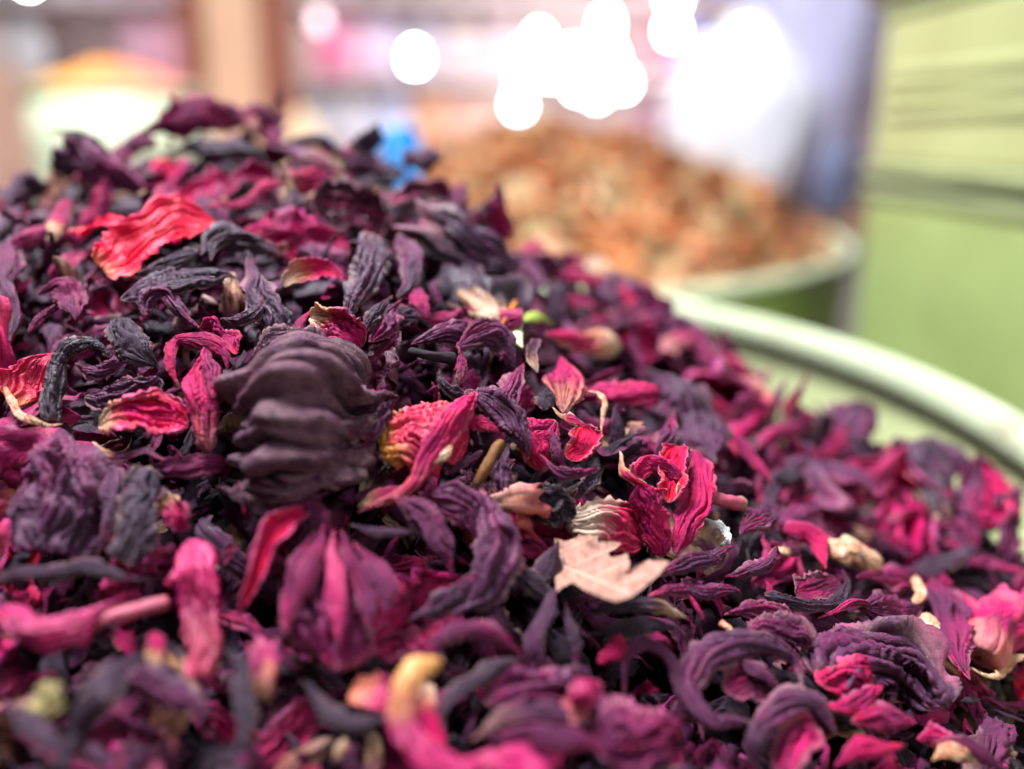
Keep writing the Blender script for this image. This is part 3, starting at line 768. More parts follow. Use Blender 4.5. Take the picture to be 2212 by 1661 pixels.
S('hibiscus_petal', 'small orange petal scrap left of the dusty pink petal foot', [(330,1440,8),(350,1400,9),(335,1370,8)], [16,22,12], -60, (0.7,1.0,0.1), tips='rr')
# front row, far out of focus
S('petal_strip', 'long dim grey strip running diagonally through the lower left corner', [(80,1700,16,.124),(160,1590,16,.131),(230,1490,15,.13),(310,1395,12,.147)], [44,40,34,24], 110, (0.06,0,0.95), mark='the dim grey diagonal strip', th=1.0)
S('hibiscus_petal', 'pale lavender strip at the very lower left corner', [(0,1520,12),(60,1570,14),(140,1640,12)], [22,28,24], 120, (0.14,0,1.0))
S('petal_tuft', 'frayed yellowish fibre tuft near the lower left corner', [(60,1560,10),(90,1510,11),(105,1470,10)], [30,36,22], 60, (0.3,1.0,0.2), 'fibre', mat=simple('yellow_fibre', (0.22, 0.17, 0.06), 0.7, 0.6, 200, bump=0.8), tips='cc', rib=2.5, rag=0.4)
S('hibiscus_petal', 'mauve rounded petal fold between the dim grey strip and the pink petal foot', [(230,1500,8),(310,1470,11),(400,1500,10),(470,1540,7)], [26,40,40,24], 130, (0.3,0,0.7), rib=1.2)
S('hibiscus_petal', 'dark slate strip falling right of the dusty pink petal foot', [(480,1400,7),(520,1460,9),(540,1560,9),(500,1640,6)], [18,22,24,16], 110, (0.03,0,0.8))
K('hibiscus_calyx', 'pinkish plum knob of a calyx below the dusty pink petal', [(560,1500,7),(590,1440,9),(560,1370,8)], 34, (0.7,0.8,0.2), lobes=4, crump=1)
S('hibiscus_petal', 'magenta hollow petal with orange rim left of the curled pink petal', [(760,1490,7),(830,1510,9),(900,1495,9)], [34,48,34], -120, (0.95,0.5,0), mark='the magenta hollow petal', mat=M_PINK, up=0.9, tips='rr')
S('petal_strip', 'slate blue rim strip curving under the magenta hollow petal', [(665,1470,8),(720,1540,11),(800,1570,12),(880,1545,9)], [22,28,26,14], 120, (0.04,0,0.95))
h = S('hibiscus_petal', 'pink petal curled like a hook with an orange tip, blurred at bottom middle', [(950,1428,20,.139),(892,1455,22,.136),(870,1540,22,.133),(920,1630,22,.130),(1020,1690,20,.128)], [22,30,34,38,44], 95, (0.95,1.0,0.0,0.3), mat=M_PINK, mark='the curled pink petal with orange tip', th=1.2, tips='rc', rib=0.6, crump=0.4)
S('petal_side', None, [(1000,1660,17,.131),(1090,1655,17,.130),(1190,1670,15,.12)], [34,46,34], 60, (1.0,0,0), mat=M_PINK, parent=h, tips='rp')
S('petal_side', None, [(925,1480,13,.142),(920,1540,13,.140),(960,1610,13,.137)], [20,26,26], -60, (0.75,0.9,0.3), parent=h, tips='rp')
S('petal_strip', 'arching pinkish purple strip right of the curled pink petal', [(925,1430,8),(980,1375,12),(1060,1365,13),(1125,1420,9)], [14,22,24,16], 140, (0.45,0,0.6), mark='the arching pinkish purple strip')
S('petal_strip', 'slate grey arc under the arching pinkish purple strip', [(960,1560,8),(1000,1480,12),(1070,1440,13),(1150,1430,9)], [18,24,24,14], 130, (0.05,0,0.9))
h = S('hibiscus_calyx', 'mauve ribbed calyx lying on its side at bottom, right of the curled pink petal', [(1035,1530,6),(1120,1480,11),(1225,1490,11),(1310,1550,6)], [40,58,58,34], 125, (0.4,0,0.5), 'calyx', mark='the mauve ribbed calyx on its side', rib=1.5, crump=0.7, tips='rr')
S('sepal', None, [(1020,1600,9),(1110,1545,14),(1220,1545,14),(1310,1590,9)], [22,34,34,20], 120, (0.35,0.2,0.5), parent=h)
S('sepal', None, [(1060,1600,12),(1150,1580,16),(1240,1590,16),(1330,1620,12)], [22,32,32,20], 120, (0.55,0,0.5), parent=h)
S('sepal', None, [(1240,1570,15),(1262,1500,17),(1290,1470,14)], [24,36,24], 110, (0.8,0.2,0.4), parent=h, tips='rr')
S('hibiscus_petal', 'striped pink mauve fan petal at bottom, right of the mauve ribbed calyx', [(1300,1640,12),(1370,1600,15),(1440,1590,14),(1475,1600,10)], [70,82,74,50], 90, (0.6,0,0.7), mark='the striped pink mauve fan', tips='rr', rib=1.6)
S('hibiscus_petal', 'flame-shaped purple petal pair standing right of the big purple calyx', [(1195,1465,4),(1160,1380,9),(1185,1310,10),(1215,1262,7)], [22,30,26,8], 120, (0.22,0,0.7), mark='the flame-shaped purple petal')
S('petal_strip', 'thin lavender blade right against the flame-shaped purple petal', [(1235,1450,5),(1240,1380,9),(1222,1290,9)], [14,18,8], 120, (0.16,0,0.8))
S('hibiscus_petal', 'pale slate petal leaning left of the tan leaf, blurred', [(1090,1230,3),(1150,1260,6),(1210,1300,5)], [24,34,22], 80, (0.03,0,0.8))
S('petal_scrap', 'small hot pink scrap right of the flame-shaped purple petal', [(1300,1440,7),(1330,1410,9),(1340,1370,8)], [12,20,16], 110, (1.0,0,0.1), tips='rr')
S('petal_scrap', 'pale pink rounded scrap on the mauve ribbed calyx', [(1262,1560,20,.146),(1262,1510,20,.14),(1250,1470,19,.142)], [18,30,20], 110, (0.9,0.4,0.4), tips='rr', mat=M_PINK)
# looped ones at the lower right
S('petal_strip', 'thin purple strip bent into a loop, left of the large curled purple calyx', [(1345,1500,4),(1352,1425,8),(1400,1395,9),(1450,1430,9),(1470,1510,6),(1500,1560,4)], [11,15,17,17,17,14], 140, (0.3,0,0.35), mark='the thin purple looped strip')
h = S('hibiscus_calyx', 'large curled purple calyx with a dark hollow, lower right of middle', [(1740,1490,6),(1720,1420,9),(1630,1390,10),(1530,1410,10),(1480,1480,9),(1530,1550,8),(1640,1560,7)], [26,36,36,34,34,34,26], 130, (0.26,0,0.75), 'calyx', mark='the large curled purple calyx', rib=1.3, th=0.8, ns=96)
S('sepal', None, [(1560,1500,4),(1610,1480,5),(1680,1490,6)], [34,48,30], -50, (0.2,0,0.8), parent=h, tips='rr')
S('sepal_tip', None, [(1590,1420,8),(1640,1450,10),(1680,1490,9)], [14,20,12], 110, (0.3,0,0.6), parent=h)
S('hibiscus_petal', 'hooded lavender purple petal at the bottom edge below the large curled purple calyx', [(1630,1700,12,.144),(1640,1600,15),(1700,1520,15),(1760,1520,14),(1820,1590,10)], [22,30,34,44,40], 140, (0.25,0,0.8), mark='the hooded lavender petal', rib=1.1)
S('hibiscus_petal', 'shadowed plum petal inside the hooded lavender petal', [(1690,1680,8),(1720,1610,9),(1770,1580,8)], [40,54,40], -90, (0.35,0,0.4), tips='rr')
h = S('hibiscus_petal', 'broad striped brown and pink fan petal at the lower right', [(1770,1470,3),(1850,1410,7),(1950,1430,8),(2030,1530,4)], [62,82,86,52], 105, (0.27,0,0.85), mark='the broad striped fan petal', tips='cc', rib=1.6, crump=0.6, th=0.7, kt=5.5)
S('petal_fragment', None, [(1800,1480,9),(1850,1450,12),(1890,1465,10)], [26,34,24], 90, (0.95,0,0.25), parent=h, tips='rr', rib=2.0, crump=1.3)
S('petal_fragment', None, [(1780,1530,8),(1840,1520,10),(1900,1490,9)], [18,26,18], 90, (0.8,0,0.3), parent=h, rib=1.8)
S('petal_strip', 'crimson gap piece below the broad striped fan petal', [(1980,1600,2),(2040,1600,4),(2100,1640,3)], [20,28,20], 80, (0.85,0,0), rib=1.3)
S('hibiscus_petal', 'pink and grey petal between the hooded petal and the broad striped fan', [(1840,1560,9),(1900,1545,11),(1970,1560,9)], [22,32,24], 110, (0.75,0,0.6), rib=1.2)
S('hibiscus_petal', 'hot pink petal patch at the bottom edge near the hooded lavender petal', [(1800,1650,9),(1870,1620,11),(1950,1600,9)], [22,32,22], 100, (1.0,0,0))
h = S('hibiscus_calyx', 'blurred mauve calyx with two cream patches near the right edge', [(2000,1240,3),(2040,1300,8),(2055,1390,8),(2090,1470,4)], [40,56,62,40], 120, (0.55,0,0.6), 'calyx', mark='the mauve calyx with cream patches', rib=1.1)
S('torn_flesh', None, [(1978,1420,12),(2000,1370,14),(2000,1330,12)], [18,26,20], 60, (0.5,1,0.2), parent=h, mat=M_CREAM, tips='rr')
S('torn_flesh', None, [(1975,1300,12),(1985,1270,13),(1975,1240,11)], [8,14,8], 60, (0.5,1,0.2), parent=h, mat=M_CREAM, tips='rr')
S('sepal', None, [(1850,1310,4),(1920,1320,8),(1990,1310,8)], [30,44,34], 110, (0.4,0,0.7), parent=h, rib=1.2)
S('sepal', None, [(1860,1250,4),(1940,1240,7),(2020,1250,6)], [26,36,26], 110, (0.6,0,0.5), parent=h, rib=1.2)
K('hibiscus_calyx', 'red tubular calyx with an orange-lipped dark mouth at the right edge', [(2110,1420,1),(2125,1390,4),(2145,1340,7),(2155,1300,7)], 58, (0.85,0.35,0), mark='the red tubular calyx', lobes=4, cut=0.25, flare=0.2, neck=0.6, crump=0.8)
S('petal_strip', 'wine red curled twig-like strip left of the mauve calyx with cream patches', [(1760,1340,2),(1830,1310,5),(1890,1290,7),(1930,1300,6)], [7,9,13,14], 150, (0.5,0,0), rib=1.6, crump=0.9, mark='the wine red twig-like strip')
S('hibiscus_petal', 'cream torn petal edge at the right edge below the red tubular calyx', [(2090,1445,5),(2150,1445,7),(2225,1415,5)], [8,13,12], 90, (0.5,1,0), mat=M_CREAM, crump=1.3, mark='the cream torn edge')
S('hibiscus_petal', 'cream and orange flesh scrap at the lower right corner', [(2030,1640,6),(2080,1625,8),(2140,1650,6)], [14,22,18], 60, (0.4,1,0), mat=M_CREAM, crump=1.3)
S('hibiscus_petal', 'long plum petal ridge above the corner cream scrap', [(2010,1600,6),(2090,1610,9),(2190,1670,6)], [14,18,14], 100, (0.4,0,0.3))
# cupped strip with ribbon in front
h = S('petal_strip', 'dark ribbon strip curled round a grey petal cup, right of middle', [(1655,1290,4),(1720,1310,7),(1790,1305,8),(1838,1265,8),(1825,1225,6)], [12,16,17,14,9], 100, (0.14,0,0.35), mark='the dark curled ribbon', rib=1.4, tips='cp')
S('petal_cup', None, [(1720,1290,3),(1770,1270,3),(1820,1262,3)], [28,38,26], -70, (0.2,0,0.85), parent=h, tips='rr')
S('hibiscus_petal', 'pointed wine petal with rolled edge below the dark curled ribbon', [(1560,1330,3),(1620,1320,6),(1690,1335,7),(1750,1370,4)], [14,24,28,18], 100, (0.42,0,0.25), mark='the pointed wine petal', rib=1.3)
S('hibiscus_petal', 'mauve crumbled rounded petal under the pointed wine petal', [(1615,1390,3),(1660,1360,7),(1720,1370,7),(1742,1400,4)], [22,36,36,22], 110, (0.35,0,0.7), rib=1.5, tips='rr')
rod('root_scrap', 'small tan root scrap in the dark gap left of the pointed wine petal', [(1555,1345,3),(1575,1360,4),(1590,1385,3)], [9,8,4], M_CREAM)
# the middle, in focus
h = S('hibiscus_calyx', 'torn calyx with red and orange striped inside, right of the large crumpled calyx', [(820,950,3),(875,935,8),(940,925,9),(1005,915,6)], [70,90,86,50], 50, (0.98,0.75,0), 'calyx', mark='the red and orange striped calyx', mat=M_STRIPED, up=0.6, th=0.4, tips='cr', rib=0.6, crump=0.35, kt=7)
S('sepal', None, [(775,1105,4),(870,1060,9),(930,980,13),(985,890,14),(1030,850,11)], [10,20,28,30,20], 110, (0.92,0.2,0.1), parent=h, tips='pr', rib=1.3, th=0.6, ns=90)
S('sepal', None, [(1000,905,8),(1050,915,10),(1100,938,8)], [16,20,8], 90, (0.8,0,0.1), parent=h, tips='rp')
S('sepal', None, [(1000,850,9),(1060,860,11),(1105,920,11),(1130,1000,7)], [22,26,22,12], 120, (0.24,0,0.4), parent=h, tips='rp', rib=1.8, crump=0.9)
S('torn_flesh', None, [(930,1020,12),(965,980,14),(985,940,12)], [8,12,6], 70, (0.4,1,0), parent=h, mat=M_CREAM)
S('hibiscus_petal', 'orange-brown petal scrap under the long sepal of the striped calyx', [(780,1085,3),(830,1060,5),(880,1045,3)], [10,18,10], -50, (0.5,1,0))
M_BARK = simple('brown_stem', (0.13, 0.055, 0.018), 0.75, 0.5, 240, spec=0.2, bump=0.8)
rod('stem_piece', 'brown woody stem piece in the hollow right of the striped calyx', [(1028,1050,5),(1055,1000,7),(1085,955,6)], [9,13,13], M_BARK, mark='the brown woody stem piece')
S('petal_strip', 'dusky rod-like petal stub left of the brown woody stem piece', [(965,1035,5),(1005,1000,8),(1048,968,8)], [14,17,15], 250, (0.3,0,0.7), tips='rr')
S('petal_strip', 'twisted dark plum sepal hanging down from the brown woody stem piece', [(1090,955,7),(1085,1020,8),(1095,1075,7),(1120,1110,5)], [12,22,24,12], 160, (0.24,0,0.5), rib=1.7)
S('petal_scrap', 'narrow orange and red scrap above the pale pink crumbs', [(1090,1080,4),(1110,1110,6),(1115,1140,4)], [7,10,6], -80, (0.7,1,0))
h = S('hibiscus_calyx', 'magenta calyx with a cream torn lip, centre of the picture', [(1168,1015,3),(1150,965,8),(1162,915,10),(1192,886,9)], [28,46,52,28], 125, (0.85,0,0.1,0.25), 'calyx', mark='the magenta calyx with cream lip', tips='rr', rib=1.0, crump=0.9)
S('sepal', None, [(1238,1002,4),(1262,962,7),(1252,915,8)], [32,42,30], -90, (0.92,0,0,0.3), parent=h, tips='rr', mat=M_GLOW, up=1.1)
S('sepal', None, [(1212,1012,8),(1205,965,12),(1188,918,12)], [13,18,14], 150, (0.45,0,0.5), parent=h, tips='rr')
S('torn_lip', None, [(1188,888,10),(1214,904,13),(1240,908,13),(1270,926,11)], [6,11,15,10], 50, (0.85,1,0.1,0.9), parent=h, crump=1.2, rag=0.3)
S('sepal', None, [(1165,985,9),(1200,1015,11),(1255,1022,9),(1288,1012,5)], [12,17,16,10], 160, (0.38,0,0.5), parent=h, rib=1.5)
S('petal_strip', 'small dark pointed petal behind the magenta calyx with cream lip', [(1180,890,3),(1190,860,4),(1190,845,4)], [22,24,8], 60, (0.1,0,0.3))
rod('stem_piece', 'black dry stem piece left of the small magenta pod above the striped calyx', [(882,758,5),(930,768,7),(985,775,6)], [9,10,13], simple('black_stem', (0.016, 0.009, 0.013), 0.8, 0.6, 260, spec=0.2, bump=0.9), mark='the black dry stem piece')
S('seed_pod', 'small upright magenta pod standing on the black dry stem piece', [(990,830,6),(998,795,9),(985,748,9)], [16,20,10], 220, (0.62,0.15,0.3), 'pod', mark='the small upright magenta pod', rib=0.8, crump=0.3, tips='rp')
S('petal_strip', 'black thin strip below the small upright magenta pod', [(940,790,4),(955,830,6),(985,850,6),(1030,845,4)], [12,14,14,10], 140, (0.05,0,0.35), rib=1.6)
# standing flower
h = S('hibiscus_flower', 'standing crimson open calyx with cream lip and long smooth sepals, right of centre', [(1432,1205,3),(1418,1140,9),(1400,1080,13),(1378,1030,14)], [32,44,46,30], 125, (0.88,0,0,0.05), 'calyx', mark='the standing crimson open calyx', tips='rr', rib=0.7, crump=0.6, th=0.6)
S('sepal', None, [(1462,1200,4),(1492,1120,9),(1515,1040,11),(1498,965,10)], [24,34,36,24], 115, (0.98,0,0.1), parent=h, tips='rr', rib=0.9)
S('sepal', None, [(1440,1085,7),(1452,1025,8),(1470,970,8)], [36,46,34], -150, (1.0,0,0,0.2), parent=h, tips='rr', rib=0.7, mat=M_GLOW, up=1.1, th=0.4)
S('sepal', None, [(1385,1040,10),(1405,1000,12),(1440,1005,13),(1455,1030,12)], [14,24,24,14], 110, (0.9,0,0,0.3), parent=h, tips='rr', rib=1.0, crump=1.2)
S('torn_lip', None, [(1333,963,11),(1350,1000,15),(1385,1030,17),(1440,1052,16)], [9,12,11,6], 90, (0.9,1,0.1,0.9), parent=h, crump=1.0, th=0.4)
S('stamen_dust', None, [(1478,1060,13),(1492,1020,14),(1500,990,13)], [5,9,5], 60, (0.4,1,0.2,0.9), parent=h, crump=1.5, th=0.4, rag=0.4)
S('hibiscus_petal', 'cream petal turning crimson, lying behind the tan leaf', [(1225,1140,0),(1262,1125,3),(1325,1135,3),(1395,1180,0)], [44,58,62,50], 70, (0.85,0.9,0,0.9), mat=M_CRPETAL, mark='the cream to crimson petal', tips='rr', th=0.4, rib=0.7, crump=0.8)
rod('stem_piece', 'pink cut stem piece sticking out right of the standing crimson calyx', [(1530,1070,5),(1565,1082,7),(1600,1088,7)], [14,15,15], M_STEM, ends='last', mark='the pink cut stem piece')
S('petal_flake', 'black crumpled flake between the magenta calyx and the cream to crimson petal', [(1130,1080,3),(1180,1085,5),(1250,1085,3)], [40,56,36], 40, (0.03,0,0.2), mark='the black crumpled flake', tips='rr', rib=1.6, crump=1.4)
S('petal_strip', 'black ribbed strip between the black crumpled flake and the standing calyx', [(1240,1080,3),(1270,1045,5),(1300,1015,4)], [12,17,12], 120, (0.06,0,0.5), rib=1.6)
for k, q in enumerate(((1095,1185), (1118,1200), (1135,1207))):
    pass
S('petal_scrap', 'pale pink crumb cluster left of the tan leaf', [(1075,1178,5),(1100,1190,6),(1122,1212,6),(1143,1208,5)], [10,9,13,10], 150, (0.8,1,0.6), mat=M_CREAM, crump=1.4, tips='rr')
S('hibiscus_petal', 'dark pointed petal rising against the left edge of the tan leaf', [(1165,1280,4),(1185,1220,7),(1203,1165,7)], [26,30,10], 90, (0.16,0,0.4), tips='rp')
S('petal_strip', 'ribbed purple strip running right from the tan leaf tip', [(1410,1250,4),(1470,1225,8),(1530,1200,8),(1590,1185,4)], [14,22,24,14], 120, (0.32,0,0.6), mark='the ribbed purple strip beside the leaf', rib=1.5)
S('hibiscus_petal', 'second purple strip below the ribbed purple strip beside the leaf', [(1400,1290,3),(1480,1270,6),(1560,1265,6),(1600,1280,3)], [16,24,26,16], 120, (0.4,0,0.4), rib=1.4)
S('hibiscus_petal', 'mottled mauve petal right of the ribbed purple strip beside the leaf', [(1560,1240,3),(1610,1225,6),(1670,1215,5)], [18,26,18], 100, (0.34,0,0.6), rib=1.3, crump=1.3)
S('hibiscus_petal', 'knobbly black petal with a pale pink end below the tan leaf', [(1490,1330,5),(1440,1310,8),(1370,1310,7),(1270,1320,4)], [18,24,20,12], 130, (0.04,0.6,0.8), mark='the knobbly black petal')
S('hibiscus_petal', 'black flat petal below the knobbly black petal', [(1260,1365,3),(1360,1355,6),(1470,1350,3)], [18,26,18], 90, (0.02,0,0.7))
S('petal_strip', 'thin crimson sliver right of the knobbly black petal', [(1485,1275,4),(1505,1310,5),(1520,1340,4)], [4,5,4], 60, (0.6,0,0.1))
# upper right field
S('hibiscus_calyx', 'rounded grey mauve calyx right of the magenta calyx with cream lip', [(1400,800,3),(1450,840,7),(1510,900,8),(1545,990,5)], [40,62,62,44], 120, (0.22,0,0.75), 'calyx', mark='the rounded grey mauve calyx', rib=1.5, crump=1.0)
S('petal_strip', 'plum crinkled peak in front of the rounded grey mauve calyx', [(1440,985,4),(1440,940,6),(1450,895,5)], [26,28,12], 90, (0.4,0,0.5), rib=1.5, crump=1.2)
S('petal_strip', 'long magenta strip slanting down right of the rounded grey mauve calyx', [(1560,930,4),(1610,980,7),(1665,1045,5)], [12,16,14], 120, (0.72,0,0.15), mark='the long slanting magenta strip')
S('petal_strip', 'thin cream-edged curved strip left of the rounded grey mauve calyx', [(1300,930,3),(1310,880,5),(1290,850,5),(1255,845,3)], [6,7,7,4], 90, (0.4,1,0.3), mat=M_CREAM)
S('hibiscus_petal', 'magenta petal with an ochre streak above the magenta calyx', [(1210,885,3),(1225,820,6),(1215,765,5)], [34,50,26], 80, (0.85,0.5,0), mark='the ochre-streaked magenta petal', rib=1.1)
S('hibiscus_petal', 'purple ribbed petal left of the ochre-streaked magenta petal', [(1090,920,2),(1110,850,5),(1135,790,4)], [18,30,18], 110, (0.4,0,0.5), rib=1.3)
S('hibiscus_calyx', 'blurred magenta calyx with an orange and white torn end at upper right', [(1345,745,5),(1290,735,7),(1230,725,7),(1180,720,4)], [36,38,34,20], 110, (0.85,1.0,0.1,0.5), 'calyx', mark='the magenta calyx with orange and white end', tips='rp')
M_GREEN = simple('green_leaf', (0.26, 0.33, 0.05), 0.5, 0.35, 160)
M_PALEGREEN = simple('pale_leaf', (0.55, 0.55, 0.30), 0.55, 0.3, 160)
S('leaf_scrap', 'small fresh green leaf scrap on the upper right slope', [(1135,690,5),(1165,685,7),(1200,705,5)], [10,16,8], 70, cat='leaf', mat=M_GREEN, rib=0.4, mark='the small green leaf scrap')
S('leaf_scrap', 'pale yellowish leaf scrap left of the small green leaf scrap', [(1110,690,4),(1115,720,6),(1135,755,5)], [14,20,8], 70, cat='leaf', mat=M_PALEGREEN, rib=0.4)
rod('stem_piece', 'tiny orange splinter above the pale yellowish leaf scrap', [(1075,715,5),(1095,685,6),(1115,652,6)], [4,6,6], simple('orange_splinter', (0.36, 0.11, 0.015), 0.7, 0.4, 200, spec=0.2, bump=0.6))
S('petal_scrap', 'black curled scrap with an orange rim below the small green leaf scrap', [(1160,805,5),(1155,765,7),(1160,735,7)], [14,18,10], -160, (0.04,0.5,0.1), tips='rr', mark='the black curled scrap')
S('hibiscus_petal', 'grey purple crinkled petal under the pale yellowish leaf scrap', [(990,760,3),(1040,745,6),(1095,760,5),(1120,800,2)], [26,36,34,18], 110, (0.32,0,0.6), rib=1.6, crump=1.2)
S('hibiscus_petal', 'layered plum petal above the black dry stem piece', [(890,740,2),(940,720,5),(1000,715,5),(1050,735,2)], [18,28,28,14], 90, (0.32,0,0.4), rib=1.6)
K('seed_husk', 'cream seed husk with a dark opening on the right slope', [(1815,1215,4),(1845,1200,6),(1885,1215,5)], 36, (0,0,0), 'husk', mat=M_CREAM, mark='the cream seed husk', lobes=3, cut=0.25, crump=1.3)
S('petal_strip', 'hot pink bent strip left of the cream seed husk', [(1690,1150,3),(1735,1140,6),(1770,1170,7),(1785,1225,5)], [14,24,22,12], 100, (0.95,0,0.15), mark='the hot pink bent strip')
S('petal_scrap', 'ochre scrap left of the hot pink bent strip', [(1690,1190,3),(1715,1185,4),(1735,1195,3)], [12,17,10], 80, (0.3,1,0), tips='rr', mat=None)
S('hibiscus_petal', 'plum twisted petal right of the white feathery fibre', [(1600,1150,3),(1640,1120,6),(1680,1090,5)], [26,34,22], 110, (0.35,0,0.5), rib=1.3)
# heap top, behind the focus
S('petal_strip', 'black curved spike sticking out from the top left slope', [(235,352,0,.232),(215,312,3,.232),(175,290,4,.232),(100,282,3,.232)], [13,13,10,4], 120, (0.03,0,0.3), mark='the black curved spike', tips='rp', rib=0.5, crump=0.2)
for lab, p, w, a, c in (
  ('broad wine petal capping the very top of the heap', [(300,300,2,.243),(380,262,5,.243),(470,250,6,.246),(560,262,3,.25)], [30,46,52,30], 80, (0.55,0,0.3)),
  ('upright dark magenta petal at the left of the summit', [(370,290,3,.244),(375,240,5,.244),(365,205,5,.244)], [22,30,16], 90, (0.6,0,0.3)),
  ('rounded magenta petal at the middle of the summit', [(430,270,3,.246),(440,225,5,.246),(455,200,5,.246)], [28,34,20], 100, (0.58,0,0.35)),
  ('pale pink lit petal at the right of the summit', [(560,290,4,.246),(520,250,6,.246),(490,215,5,.246)], [16,20,12], 100, (0.62,0.5,0.7)),
  ('dark wine petal on the right shoulder of the summit', [(540,230,3,.252),(580,270,4,.252),(600,330,3,.25)], [26,40,28], 90, (0.5,0,0.1)),
  ('thin upright plum blade sticking up right of the summit', [(600,270,1,.258),(605,215,2,.258),(612,165,2,.258)], [11,12,6], 90, (0.4,0,0.5)),
  ('grey lying petal below the summit', [(360,335,4),(430,318,6),(520,330,5),(580,350,2)], [18,26,24,14], 110, (0.1,0,0.9)),
  ('wine petal on the left slope of the summit', [(255,340,3),(290,310,5),(340,300,5)], [26,34,24], 90, (0.5,0,0.3)),
  ('dark pointed petal on the second summit beside the blue scoop', [(770,330,2,.245),(800,300,3,.245),(815,268,3,.245)], [26,26,10], 80, (0.12,0,0.5)),
  ('mauve rounded petal in front of the second summit', [(735,350,3),(790,355,6),(850,375,4)], [26,36,26], 90, (0.25,0,0.7)),
  ('dark leaning petal right of the blue scoop', [(860,360,3,.243),(910,335,5,.243),(965,330,4,.243)], [26,34,22], 80, (0.18,0,0.6)),
  ('magenta upright petal on the right slope below the second summit', [(1078,530,3,.238),(1082,455,5,.236),(1070,385,4,.236)], [22,30,18], 90, (0.6,0,0.3)),
  ('curly dark petal with a black hollow below the blue scoop', [(850,450,4),(890,420,7),(950,420,6),(985,455,4)], [20,28,28,16], -120, (0.15,0,0.6)),
  ('pink rounded petal upright above the bright red open petal', [(370,460,4),(362,420,7),(368,385,6)], [26,34,18], 110, (0.72,0,0.6)),
  ('long crimson strip across the middle of the upper slope', [(420,440,4),(490,435,6),(560,415,7),(620,400,4)], [8,13,15,12], 100, (0.85,0,0.1)),
  ('mauve petal with a dark hollow right of the summit slope', [(490,400,3),(520,375,6),(570,375,6),(600,400,3)], [16,22,22,14], -110, (0.5,0,0.6)),
  ('bright pink scrap pair on the upper slope', [(620,400,4),(670,390,6),(720,395,4)], [18,28,18], 80, (0.9,0.2,0.4)),
  ('dusty grey purple petal on the far left slope', [(20,440,3),(60,410,5),(110,400,3)], [26,34,20], 90, (0.2,0,0.8)),
  ('tall mauve petal with cream foot at the upper left', [(100,520,4),(125,480,6),(140,430,5)], [14,24,18], 100, (0.7,0.9,0.5)),
  ('dark plum petal stack on the left shoulder', [(110,370,3,.232),(150,345,5,.232),(205,355,4,.232)], [30,40,28], 80, (0.2,0,0.3)),
  ('magenta fleck petal under the black curved spike', [(170,390,3),(200,370,5),(240,395,3)], [16,24,16], 80, (0.7,0,0.3)),
  ('long mauve strip running down the left edge', [(20,740,4),(30,650,7),(25,560,7),(45,480,4)], [24,32,32,20], 110, (0.35,0,0.7)),
  ('magenta fan petal right of the long mauve strip', [(90,640,3),(130,610,6),(165,660,6),(170,700,3)], [22,34,30,16], 80, (0.6,0,0.5)),
  ('thin pink arch strip over the dark gap at the left', [(60,720,4),(110,660,6),(150,640,6)], [8,10,8], 120, (0.5,0,0.6)),
  ('magenta spread petal on the right slope above the tin rim', [(1440,760,2),(1490,720,4),(1545,735,2)], [26,38,22], 80, (0.72,0.3,0.3)),
  ('pink pointed petal sticking up at the right slope outline', [(1690,890,2),(1715,850,4),(1735,805,4)], [14,14,6], 90, (0.8,0.2,0.4)),
  ('magenta blade at the right slope outline', [(1640,960,2),(1700,930,5),(1790,890,4)], [16,18,10], 100, (0.72,0,0.3)),
):
    S('hibiscus_petal', lab, p, w, a, c, rib=1.2, crump=1.0, tips=('rp' if len(p) == 3 else 'pp'), ns=44, nt=24, mark=None)

